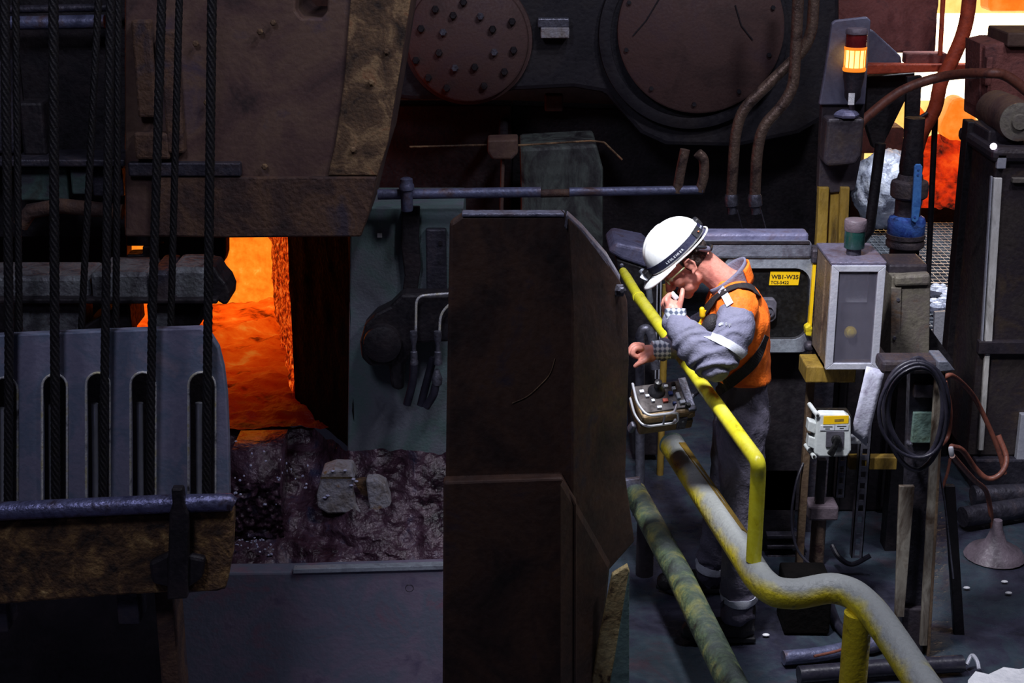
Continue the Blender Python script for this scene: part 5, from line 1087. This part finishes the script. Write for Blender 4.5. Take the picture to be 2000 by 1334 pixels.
# neck, torso, legs
C7 = W(1432, 562, YP)
limb(bd, [H(-0.035, -0.02), H(-0.045, -0.075), W(1412, 548, YP), C7], [0.060, 0.058, 0.060, 0.075])
loft(bd, [(1430, 556, YP, .05, .06), (1434, 572, YP, .08, .13), (1440, 605, YP, .105, .175), (1437, 655, YP, .118, .17), (1442, 705, YP, .085, .135), (1449, 750, YP, .075, .125), (1448, 800, YP, .085, .145), (1446, 835, YP, .07, .12)])
HL = [W(1448, 838, 5.70), W(1448, 985, 5.70), W(1440, 1205, 5.70)]; HRt = [W(1442, 838, 5.92), W(1418, 970, 6.02), W(1384, 1130, 6.14)]
limb(bd, HL, [0.078, 0.056, 0.040]); limb(bd, HRt, [0.078, 0.056, 0.040])
for a_ in (HL[2], HRt[2]): limb(bd, [a_, a_ + Vector((-0.05, 0, -0.05)), a_ + Vector((-0.15, 0.0, -0.065))], [0.04, 0.036, 0.026])
# arms
SL, EL, WLf = W(1438, 608, 5.62), W(1396, 706, 5.50), W(1322, 618, 5.62)
SR, ER, WRt = W(1440, 605, 6.00), W(1368, 645, 6.06), W(1278, 686, 5.98)
limb(bd, [SL, (SL+EL)/2 + Vector((0.015, -0.02, 0)), EL], [0.058, 0.052, 0.044]); limb(bd, [EL, (EL+WLf)/2, WLf], [0.044, 0.042, 0.029])
limb(bd, [SR, (SR+ER)/2, ER], [0.058, 0.052, 0.044]); limb(bd, [ER, (ER+WRt)/2, WRt], [0.044, 0.040, 0.029])
# left hand: palm rising from the cuff, forefinger along the cheek, the others curled round the small grey piece
def hand(mb, palm, fingers):
    for pts, rs in palm: limb(mb, [W(*p) for p in pts], rs, 14, 4)
    for pts, rs in fingers: limb(mb, [W(*p) for p in pts], rs, 12, 4)
hand(bd, [([(1322, 616, 5.62), (1315, 606, 5.63), (1308, 596, 5.65)], [0.026, 0.029, 0.026]), ([(1322, 616, 5.63), (1322, 604, 5.63), (1320, 595, 5.645)], [0.024, 0.022, 0.018])],
     [([(1325, 604, 5.625), (1329, 590, 5.62), (1332, 576, 5.63), (1333, 566, 5.645)], [0.0125, 0.0115, 0.0105, 0.009]),
      ([(1306, 598, 5.63), (1301, 586, 5.635), (1306, 577, 5.66), (1313, 574, 5.69)], [0.0115, 0.011, 0.010, 0.0085]),
      ([(1303, 601, 5.64), (1297, 590, 5.66), (1301, 582, 5.69), (1308, 579, 5.715)], [0.0115, 0.011, 0.010, 0.0085]),
      ([(1301, 605, 5.66), (1295, 596, 5.685), (1298, 588, 5.71), (1305, 585, 5.735)], [0.011, 0.0105, 0.0095, 0.008]),
      ([(1302, 611, 5.68), (1296, 603, 5.705), (1298, 596, 5.73), (1304, 593, 5.75)], [0.0095, 0.009, 0.0085, 0.0075])])
# right hand: loose fist over the joystick, thumb pointing down to it
hand(bd, [([(1278, 686, 5.98), (1264, 688, 5.97), (1252, 690, 5.965)], [0.027, 0.031, 0.028]), ([(1272, 697, 5.955), (1260, 700, 5.95)], [0.022, 0.020])],
     [([(1252, 680, 5.945), (1240, 681, 5.935), (1236, 692, 5.93), (1245, 697, 5.935)], [0.0125, 0.012, 0.011, 0.0095]),
      ([(1251, 677, 5.97), (1237, 677, 5.965), (1231, 689, 5.955), (1240, 697, 5.955)], [0.0125, 0.012, 0.011, 0.0095]),
      ([(1252, 675, 5.995), (1238, 674, 5.99), (1230, 686, 5.98), (1238, 696, 5.975)], [0.012, 0.0115, 0.0105, 0.009]),
      ([(1255, 674, 6.015), (1243, 673, 6.015), (1234, 684, 6.005), (1240, 694, 6.0)], [0.0105, 0.010, 0.009, 0.008]),
      ([(1270, 694, 5.945), (1260, 703, 5.93), (1249, 709, 5.93), (1241, 715, 5.935)], [0.015, 0.0135, 0.012, 0.010])])
bme = remesh(bd, 0.0042, 3, 0.5)
body = link('body', bme, skin, man, smooth='all')
# eyes, brows, hair, stubble
for s_ in (-1, 1):
    MB().ell(H(0.086, 0.002, s_*0.031), (0.012, 0.012, 0.012), HR, 14, 10).build('eye', K['helmet'], man, smooth='all')
    MB().tube([H(0.098, 0.016, s_*0.014), H(0.097, 0.022, s_*0.030), H(0.086, 0.018, s_*0.048)], [0.004, 0.005, 0.003], 8, round_ends=True).build('eyebrow', K['hair'], man, smooth='all')
hm = MB(); hm.ell(H(-0.028, 0.020), (0.080, 0.0775, 0.072), HR, 28, 20)
hm.f = [f for f in hm.f if not all((hm.v[i]-EO).dot(fa) > 0.012 or ((hm.v[i]-EO).dot(ub) < -0.035) for i in f)]
for s_ in (-1, 1): hm.tube([H(0.018, 0.050, s_*0.073), H(0.018, 0.030, s_*0.072), H(0.020, 0.014, s_*0.070)], [0.008, 0.006, 0.004], 8, round_ends=True)
hm.build('hair', K['hair'], man, smooth='all')
# helmet
hel = bpy.data.objects.new('hard_hat', None); COL.objects.link(hel); hel.parent = man; WL[hel.name] = WL[man.name].copy()
BB = 0.058
def dome(a, b, ex=0.0):                       # a: turn, b: 0 rim .. 1 crown
    t = 2*PI*a; p = b*PI/2; ra, rc, rb = 0.134+ex, 0.110+ex, 0.126+ex
    ca, sa = math.cos(t), math.sin(t); q_ = math.cos(p)**0.82
    ridge = 0.0
    lat = sa*q_*rc
    if b > 0.25 and ca > -0.35:
        for m_ in (-0.030, 0.0, 0.030): ridge = max(ridge, math.exp(-((lat-m_)/0.006)**2))
        ridge *= min(1, (b-0.25)*6)*0.0035
    r_ = 1.0
    return H(ca*q_*ra*r_ - 0.004, BB + math.sin(p)**0.95*rb + ridge, lat)
hm = MB().grid(73, 26, lambda a, b: dome(a, b*0.999))
o = hm.build('shell', K['helmet'], hel, smooth='all'); so = o.modifiers.new('solid', 'SOLIDIFY'); so.thickness = 0.004; so.offset = -1
rim = [H(math.cos(t)*0.143-0.004, BB - 0.004 - 0.006*max(0, -math.cos(t)), math.sin(t)*0.116) for t in [2*PI*i/64 for i in range(65)]]
MB().tube(rim, 0.0042, 8, cap=False).build('rim', K['helmet'], hel, smooth='all')
def peak(a, b):
    t = (a-0.5)*2*math.radians(74); ex = 0.058*math.cos(t)**0.8*b
    return H(math.cos(t)*(0.140+ex*1.0)-0.004, BB - 0.002 - 0.020*b*math.cos(t) + 0.004*math.sin(b*PI), math.sin(t)*(0.113+ex*0.55))
o = MB().grid(33, 8, peak).build('peak', K['helmet'], hel, smooth='all'); so = o.modifiers.new('solid', 'SOLIDIFY'); so.thickness = 0.004
def ringband(b0, b1, a0, a1, ex, n=64, th_=0.004):
    mb = MB(); st_ = []
    for i in range(n+1):
        t = math.radians(a0 + (a1-a0)*i/n)
        def pt(b, e): return H(math.cos(t)*(0.134*math.cos(b*PI/2)**0.82+e)-0.004, BB + math.sin(b*PI/2)**0.95*0.126, math.sin(t)*(0.110*math.cos(b*PI/2)**0.82+e))
        st_.append([pt(b0, ex), pt(b0, ex+th_), pt(b1, ex+th_), pt(b1, ex)])
    vs = [p for r_ in st_ for p in r_]; return mb.add(vs, [(i*4+j, i*4+(j+1) % 4, (i+1)*4+(j+1) % 4, (i+1)*4+j) for i in range(n) for j in range(4)])
ringband(0.035, 0.175, 0, 360, 0.001).build('headlamp_strap', K['navy'], hel)
MB().box(H(0.140, BB+0.016, 0), (0.03, 0.05, 0.032), HR).build('headlamp', K['black_panel'], hel, bevel=0.006)
MB().lathe(H(0.154, BB+0.014, 0.0), fa*0.9-ub*0.4, [(0.016, 0), (0.018, 0.012), (0.014, 0.014), (0.001, 0.014)], 16).build('lamp_glass', K['key_white'], hel, smooth=True)
MB().box(H(-0.136, BB+0.032, 0.0), (0.022, 0.05, 0.038), HR).build('battery_pack', K['rubber'], hel, bevel=0.008)
ringband(0.03, 0.19, 128, 150, 0.0045).build('strap_buckle', K['rubber'], hel)
for k in range(2):
    t = math.radians(60+60*k) 
MB().tube([H(-0.060, BB-0.004, 0.100), H(-0.085, 0.020, 0.082), H(-0.100, -0.012, 0.056), H(-0.112, -0.020, 0.0), H(-0.100, -0.012, -0.056), H(-0.060, BB-0.004, -0.100)], 0.008, 8).build('nape_band', K['rubber'], hel, smooth='all')
MB().tube([H(-0.070, 0.030, 0.085), H(-0.092, 0.000, 0.066)], [0.010, 0.013], 10, round_ends=True).build('cradle_pad', K['plate_grey'], hel, smooth='all')
# lettering along the strap
def letter_on(body_, t0, size):
    t = math.radians(t0); bmid = 0.105
    def pt(tt, bb): return H(math.cos(tt)*(0.134*math.cos(bb*PI/2)**0.82+0.0062)-0.004, BB + math.sin(bb*PI/2)**0.95*0.126, math.sin(tt)*(0.110*math.cos(bb*PI/2)**0.82+0.0062))
    adv = 0.0
    for ch in body_:
        p = pt(t, 0.075); xd = pt(t+0.04, 0.075) - p; ydv = pt(t, 0.15) - p
        text_mesh('lettering', ch, K['key_white'], hel, p, xd, ydv, size, 0.0002)
        t += size*0.72/0.125
letter_on('LEDLENSER', 62, 0.0125)
letter_on('LED', 152, 0.010)
MB().ell(H(math.cos(math.radians(140))*0.139*0.98-0.008, BB+0.022, math.sin(math.radians(140))*0.112+0.009), (0.004, 0.004, 0.003), HR, 10, 6).build('indicator_dot', M('dot_orange', [rgb(220,120,80)], 0.4), hel)
# safety glasses under the peak
MB().tube([H(0.108, 0.004, 0.004), H(0.106, 0.004, 0.034), H(0.088, 0.008, 0.062), H(0.02, 0.012, 0.080)], 0.003, 8).build('glasses_temple', K['lens_clear'], man, smooth='all')
MB().ell(H(0.107, 0.0, 0.034), (0.004, 0.024, 0.015), HR, 12, 8).build('glasses_lens', K['lens_clear'], man, smooth='all')
MB().ell(H(0.108, 0.0, -0.034), (0.004, 0.024, 0.015), HR, 12, 8).build('glasses_lens', K['lens_clear'], man, smooth='all')

# ------------------------------------------------ clothing
def wr(k, amp, sc=1.0, str_=(1,1,1)):
    def f(p):
        q_ = Vector((p.x*str_[0], p.y*str_[1], p.z*str_[2]))*sc
        return amp*(abs(fbm(q_*9 + Vector((k,0,0)), 3))*-1.2 + 0.35*fbm(q_*24, 2))
    return f
# orange jacket body
tm = MB()
loft(tm, [(1424, 540, YP, .062, .070), (1430, 556, YP, .080, .105), (1436, 574, YP, .102, .160), (1440, 605, YP, .125, .205), (1434, 650, YP, .138, .200), (1440, 700, YP, .128, .182), (1445, 716, YP, .118, .176), (1448, 731, YP, .117, .175)])
limb(tm, [W(1440, 590, 5.70), W(1440, 604, 5.62)], [0.085, 0.084]); limb(tm, [W(1440, 590, 5.90), W(1442, 600, 5.99)], [0.085, 0.085])
HEM = W(1450, 728, YP).z
_w = wr(1, 0.010, 1.0, (1, 1, 0.7))
jme = displace(remesh(tm, 0.008, 6), lambda p: _w(p)*min(1, max(0.0, (p.z-HEM-0.01)/0.08)))
jacket = link('jacket', jme.copy(), K['orange'], man, smooth='all')
# collar
cm = MB()
def collar(a, b):
    t = math.radians(-150 + 300*a)             # open to the front, standing at the nape
    cx_ = W(1418, 548, YP); nx = Vector((-0.55, 0, 0.83)); sx_ = Vector((0.83, 0, 0.55))
    r_ = 0.076 + 0.010*b*b; return cx_ + sx_*math.cos(t)*(r_+0.006) + Vector((0, -1, 0))*math.sin(t)*r_ + nx*(-0.055 + 0.082*b + 0.012*math.cos(t)) + sx_*0.012*b
o = MB().grid(40, 8, collar).build('collar', K['sleeve_grey'], man, smooth='all'); so = o.modifiers.new('solid', 'SOLIDIFY'); so.thickness = 0.008; so.offset = 1
o = MB().grid(18, 6, lambda a, b: collar(0.33+0.34*a, 0.0) .lerp(collar(0.33+0.34*a, 0.86), b) + Vector((0.012, 0, 0.003))).build('orange_collar_back', K['orange'], man, smooth='all'); so = o.modifiers.new('solid', 'SOLIDIFY'); so.thickness = 0.006; so.offset = 1
# sleeves
def sleeve(S_, M1, E_, M2, Wc, rs):
    m_ = MB(); limb(m_, [S_, M1, E_], rs[:3], 18, 6); limb(m_, [E_, M2, Wc], rs[2:], 18, 6); return m_
def sl_wr(S_, E_, Wc, k):
    ax1 = (E_-S_).normalized(); ax2 = (Wc-E_).normalized()
    def f(p):
        d1 = (p-E_).length; near = math.exp(-(d1/0.15)**2)
        t1 = (p-E_).dot(ax1); t2 = (p-E_).dot(ax2); wv = fbm(p*10 + Vector((k,0,0)), 2)
        fold = math.sin((t2*1.0 - t1*0.8)*95 + wv*4.5)
        cuffz = math.exp(-((p-Wc).length/0.09)**2)
        fc = math.sin(t2*130 + wv*3.5)
        return 0.0085*near*fold + 0.0060*cuffz*fc + 0.0075*fbm(p*9 + Vector((0,k,0)), 3)
    return f
s1 = sleeve(W(1438, 612, 5.60), W(1430, 656, 5.53), W(1396, 704, 5.49), W(1352, 668, 5.54), W(1319, 630, 5.605), [0.070, 0.076, 0.078, 0.074, 0.052])
s1m = displace(remesh(s1, 0.006, 5), sl_wr(W(1438, 612, 5.60), W(1396, 704, 5.49), W(1319, 630, 5.605), 3))
lsl = link('left_sleeve', s1m.copy(), K['sleeve_grey'], man, smooth='all'); lsl.name = 'sleeve'
s2 = sleeve(SR, (SR+ER)/2, ER, W(1328, 668, 6.03), W(1296, 684, 5.99), [0.082, 0.074, 0.064, 0.054, 0.047])
s2m = displace(remesh(s2, 0.007, 5), sl_wr(SR, ER, W(1296, 684, 5.99), 8))
rsl = link('sleeve', s2m.copy(), K['trouser'], man, smooth='all')
# checked shirt cuffs
MB().tube([W(1322, 636, 5.605), W(1319, 618, 5.61), W(1319, 603, 5.62)], [0.045, 0.043, 0.041], 22).build('shirt_cuff', K['plaid'], man, smooth=True)
MB().tube([W(1306, 682, 5.985), W(1288, 684, 5.98), W(1273, 684, 5.975)], [0.043, 0.041, 0.038], 22).build('shirt_cuff', K['plaid'], man, smooth=True)
# trousers
tr_ = MB()
loft(tr_, [(1448, 704, YP, .092, .150), (1450, 762, YP, .098, .158), (1449, 810, YP, .112, .178), (1446, 845, YP, .100, .165)])
limb(tr_, [W(1448, 830, 5.70), W(1448, 920, 5.70), W(1448, 1000, 5.70), W(1444, 1110, 5.70), W(1440, 1196, 5.70)], [0.104, 0.092, 0.079, 0.077, 0.074], 20)
limb(tr_, [W(1444, 830, 5.90), W(1432, 905, 5.97), W(1416, 975, 6.02), W(1400, 1060, 6.08), W(1386, 1122, 6.14)], [0.108, 0.098, 0.084, 0.078, 0.072], 20)
tme = displace(remesh(tr_, 0.009, 5), lambda p: wr(5, 0.012, 1.0, (1, 1, 0.6))(p) + 0.006*math.sin(p.z*70 + 5*fbm(p*6, 2))*max(0, 1-abs(p.z-0.16)/0.14))
trous = link('trousers', tme.copy(), K['trouser'], man, smooth='all')
# boots
for a_, nm in ((HL[2], 'boot'), (HRt[2], 'boot')):
    m_ = MB(); z0 = 0.0
    c_ = Vector((a_.x, a_.y, 0))
    limb(m_, [c_ + Vector((0.02, 0, 0.14)), c_ + Vector((0.015, 0, 0.06)), c_ + Vector((0.0, 0, 0.05))], [0.056, 0.058, 0.05])
    limb(m_, [c_ + Vector((0.03, 0, 0.046)), c_ + Vector((-0.08, 0, 0.046)), c_ + Vector((-0.19, -0.01, 0.044))], [0.046, 0.047, 0.042])
    bm_ = remesh(m_, 0.007, 4); lo_ = 0.004
    for v in bm_.vertices: v.co.z = max(v.co.z, lo_)
    bo = link(nm, bm_, K['boot'], man, smooth='all')
    MB().prism([c_ + Vector((0.075, -0.045, 0.001)), c_ + Vector((0.075, 0.045, 0.001)), c_ + Vector((-0.17, 0.046, 0.001)), c_ + Vector((-0.235, 0.0, 0.001)), c_ + Vector((-0.17, -0.05, 0.001))], (0, 0, 0.022)).build('sole', K['rubber'], bo, bevel=0.006)
# reflective bands
T1 = bvh(s1m); T2 = bvh(tme); TJ = bvh(jme); TA = bvh(jme, s1m, tme)
upa = W(1440, 655, 5.525); ax_u = (W(1398, 706, 5.49) - W(1446, 620, 5.56))
band(MB(), T1, W(1424, 680, 5.505), ax_u, 0.032).build('reflective_band', K['reflective'], man, smooth=True)
band(MB(), T2, W(1441, 1166, 5.693), W(1440, 1196, 5.70)-W(1441, 1110, 5.685), 0.034).build('reflective_band', K['reflective'], man, smooth=True)
band(MB(), T2, W(1393, 1098, 6.115), W(1386, 1122, 6.14)-W(1400, 1060, 6.08), 0.034).build('reflective_band', K['reflective'], man, smooth=True)
strap_px(MB(), TA, [(1409, 566), (1417, 577), (1427, 596)], 0.030, 0.003, 6).build('reflective_band', K['reflective'], man)
# black carrying strap of the remote: over the shoulder and round the back
strap_px(MB(), TA, [(1478, 572), (1462, 562), (1440, 561), (1416, 571), (1394, 590), (1374, 614)], 0.046, 0.004, 8).build('shoulder_strap', K['strap'], man)
strap_px(MB(), TA, [(1495, 655), (1480, 692), (1462, 716), (1436, 738), (1414, 756), (1394, 774)], 0.044, 0.005, 8).build('back_strap', K['strap'], man)
# chest clip and yellow buckle
h = cast(bvh(jme), 1388, 632) or (W(1388, 632, 5.62), Vector((0, -1, 0)))
MB().ell(h[0] + Vector((-0.004, -0.034, 0.004)), (0.034, 0.036, 0.048), Matrix.Rotation(0.4, 3, 'Y'), 20, 14).build('speaker_microphone', K['strap'], man, smooth='all')
bk = MB().tube([W(1371, 604, h[0].y-0.03), W(1372, 616, h[0].y-0.03)], [0.010, 0.012], 10, round_ends=True)
bk.tube([W(1366, 634, h[0].y-0.03), W(1364, 642, h[0].y-0.03)], [0.009, 0.010], 10, round_ends=True); bk.tube([W(1378, 606, h[0].y-0.03), W(1362, 640, h[0].y-0.03), W(1368, 656, h[0].y-0.03)], 0.004, 8)
bk.build('yellow_whistle', K['label_yellow'], man, smooth=True)
hs = [cast(TA, 1404 + 4.6*k, 633.5 + 0.5*k) for k in range(7)]
if all(hs):
    lg = MB(); n_ = hs[0][1]; ll = MB()
    p, n_ = hs[1]; lg.lathe(p + n_*0.003, n_, [(0.0085, -0.004), (0.0085, 0.002), (0.006, 0.0022), (0.006, 0.001)], 16, sy=0.8)
    em = lg.build('sleeve_emblem', K['key_white'], man)
    for k, ch in enumerate('UST'):
        p, n_ = hs[2+k]; xd = (hs[3+k][0] - p); text_mesh('lettering', ch, K['key_white'], em, p + n_*0.007 + Vector((0, 0, -0.005)), xd, Vector((0, 0, 1)), 0.016, 0.0008, 0.0005)
# small grey piece held at the mouth
q_ = W(1317, 578, 5.675)
tag(MB().box(q_, (0.020, 0.022, 0.034), HR).build('grey_mouthpiece', K['key_white'], bevel=0.005), 'small pale grey piece held between the worker\'s fingers at his mouth', 'device')

# ------------------------------------------------ belly-box remote control
rc = thing('remote_control', 'tan and chrome belly-box remote control with joystick and guard bars, beside the handrail', 'remote', W(1296, 838, 5.75))
rot = Matrix.Rotation(math.radians(14), 3, 'Z') @ Matrix.Rotation(math.radians(32), 3, 'X') @ Matrix.Rotation(math.radians(-4), 3, 'Y')
RO = W(1294, 788, 5.78)
def Rp(x, y, z): return RO + rot @ Vector((x, y, z))*1.10
def rb(c, size, name, mat, par=rc, bev=0.004): return MB().box(Rp(*c), [k*1.10 for k in size], rot).build(name, mat, par, bevel=bev)
rb((0, 0, -0.050), (0.205, 0.15, 0.050), 'lower_case', K['tan_plastic'], bev=0.01)
rb((0, 0, -0.020), (0.195, 0.145, 0.014), 'gasket', K['rubber'])
rb((0, 0, 0.008), (0.205, 0.15, 0.044), 'upper_case', K['tan_plastic'], bev=0.01)
tp = rb((-0.005, 0.005, 0.033), (0.18, 0.125, 0.006), 'key_panel', K['key_grey'])
rb((0.088, 0.0, 0.036), (0.03, 0.15, 0.012), 'side_rail', K['galv'], bev=0.003)
random.seed(21)
for i, (x, y, sx_, sy_, mt) in enumerate(((-0.075, 0.035, .018, .014, 'key_white'), (-0.06, 0.012, .016, .012, 'key_white'), (-0.045, -0.012, .014, .012, 'key_white'), (0.0, -0.018, .022, .016, 'key_red'), (0.028, 0.010, .018, .018, 'key_blue'), (0.045, 0.03, .014, .016, 'key_white'), (0.052, -0.005, .014, .03, 'key_white'), (0.06, -0.035, .022, .016, 'key_white'), (0.03, -0.035, .014, .012, 'key_blue'), (0.02, 0.045, .016, .012, 'key_white'), (0.05, 0.05, .016, .014, 'black_panel'), (-0.03, -0.045, .02, .012, 'key_white'))):
    MB().box(Rp(x, y, 0.041), (sx_, sy_, 0.012), rot).build('button', K[mt], tp, bevel=0.002)
js = MB().lathe(Rp(-0.02, 0.030, 0.034), rot @ Vector((0, 0, 1)), [(0.036, 0), (0.036, 0.006), (0.028, 0.018), (0.018, 0.028), (0.012, 0.036), (0.016, 0.055), (0.014, 0.066), (0.001, 0.07)], 20).build('joystick', K['rubber'], rc, smooth=True)
MB().lathe(Rp(0.075, -0.055, 0.034), rot @ Vector((0, 0, 1)), [(0.011, 0), (0.011, 0.016), (0.008, 0.02), (0.001, 0.02)], 14).build('stop_knob', K['black_panel'], rc, smooth=True)
for z, pts in ((0.062, [(-0.105, 0.06), (-0.112, -0.03), (-0.09, -0.092), (0.01, -0.092), (0.026, -0.06)]), (0.004, [(-0.112, 0.04), (-0.116, -0.04), (-0.095, -0.096), (0.015, -0.096), (0.026, -0.08)])):
    MB().tube(fillet([Rp(x, y, z) for x, y in pts], 0.03), 0.0055, 10).build('guard_bar', K['chrome'], rc, smooth=True)
MB().tube(fillet([Rp(0.0, -0.092, 0.062), Rp(0.022, -0.094, 0.060), Rp(0.030, -0.096, 0.02), Rp(0.018, -0.096, 0.004)], 0.02), 0.0055, 10).build('guard_bar', K['chrome'], rc, smooth=True)
MB().tube([Rp(-0.025, -0.092, 0.062), Rp(-0.025, -0.096, 0.004)], 0.0045, 8).build('guard_bar', K['chrome'], rc, smooth=True)
MB().tube([Rp(-0.105, 0.06, 0.062), Rp(-0.10, 0.06, 0.03)], 0.0055, 8).build('guard_bar', K['chrome'], rc, smooth=True)
lt = rb((0.056, -0.078, -0.030), (0.034, 0.006, 0.066), 'latch', K['galv'], bev=0.002)
MB().lathe(Rp(0.056, -0.082, -0.012), rot @ Vector((0, -1, 0)), [(0.005, 0), (0.005, 0.004)], 8).build('rivet', K['chrome'], lt)
MB().lathe(Rp(0.088, -0.075, 0.010), rot @ Vector((0, -1, 0)), [(0.013, 0), (0.013, 0.004), (0.001, 0.005)], 14).build('round_boss', K['tan_plastic'], rc, smooth=True)
MB().box(Rp(-0.122, -0.05, -0.052), (0.026, 0.03, 0.048), rot @ Matrix.Rotation(0.3, 3, 'Y')).build('strap_lug', K['galv'], rc, bevel=0.008)
MB().tube([Rp(0.10, 0.0, 0.0), Rp(0.125, 0.02, 0.0), Rp(0.15, 0.03, 0.01)], [0.010, 0.009, 0.008], 10, round_ends=True).build('strap_lug', K['galv'], rc, smooth=True)
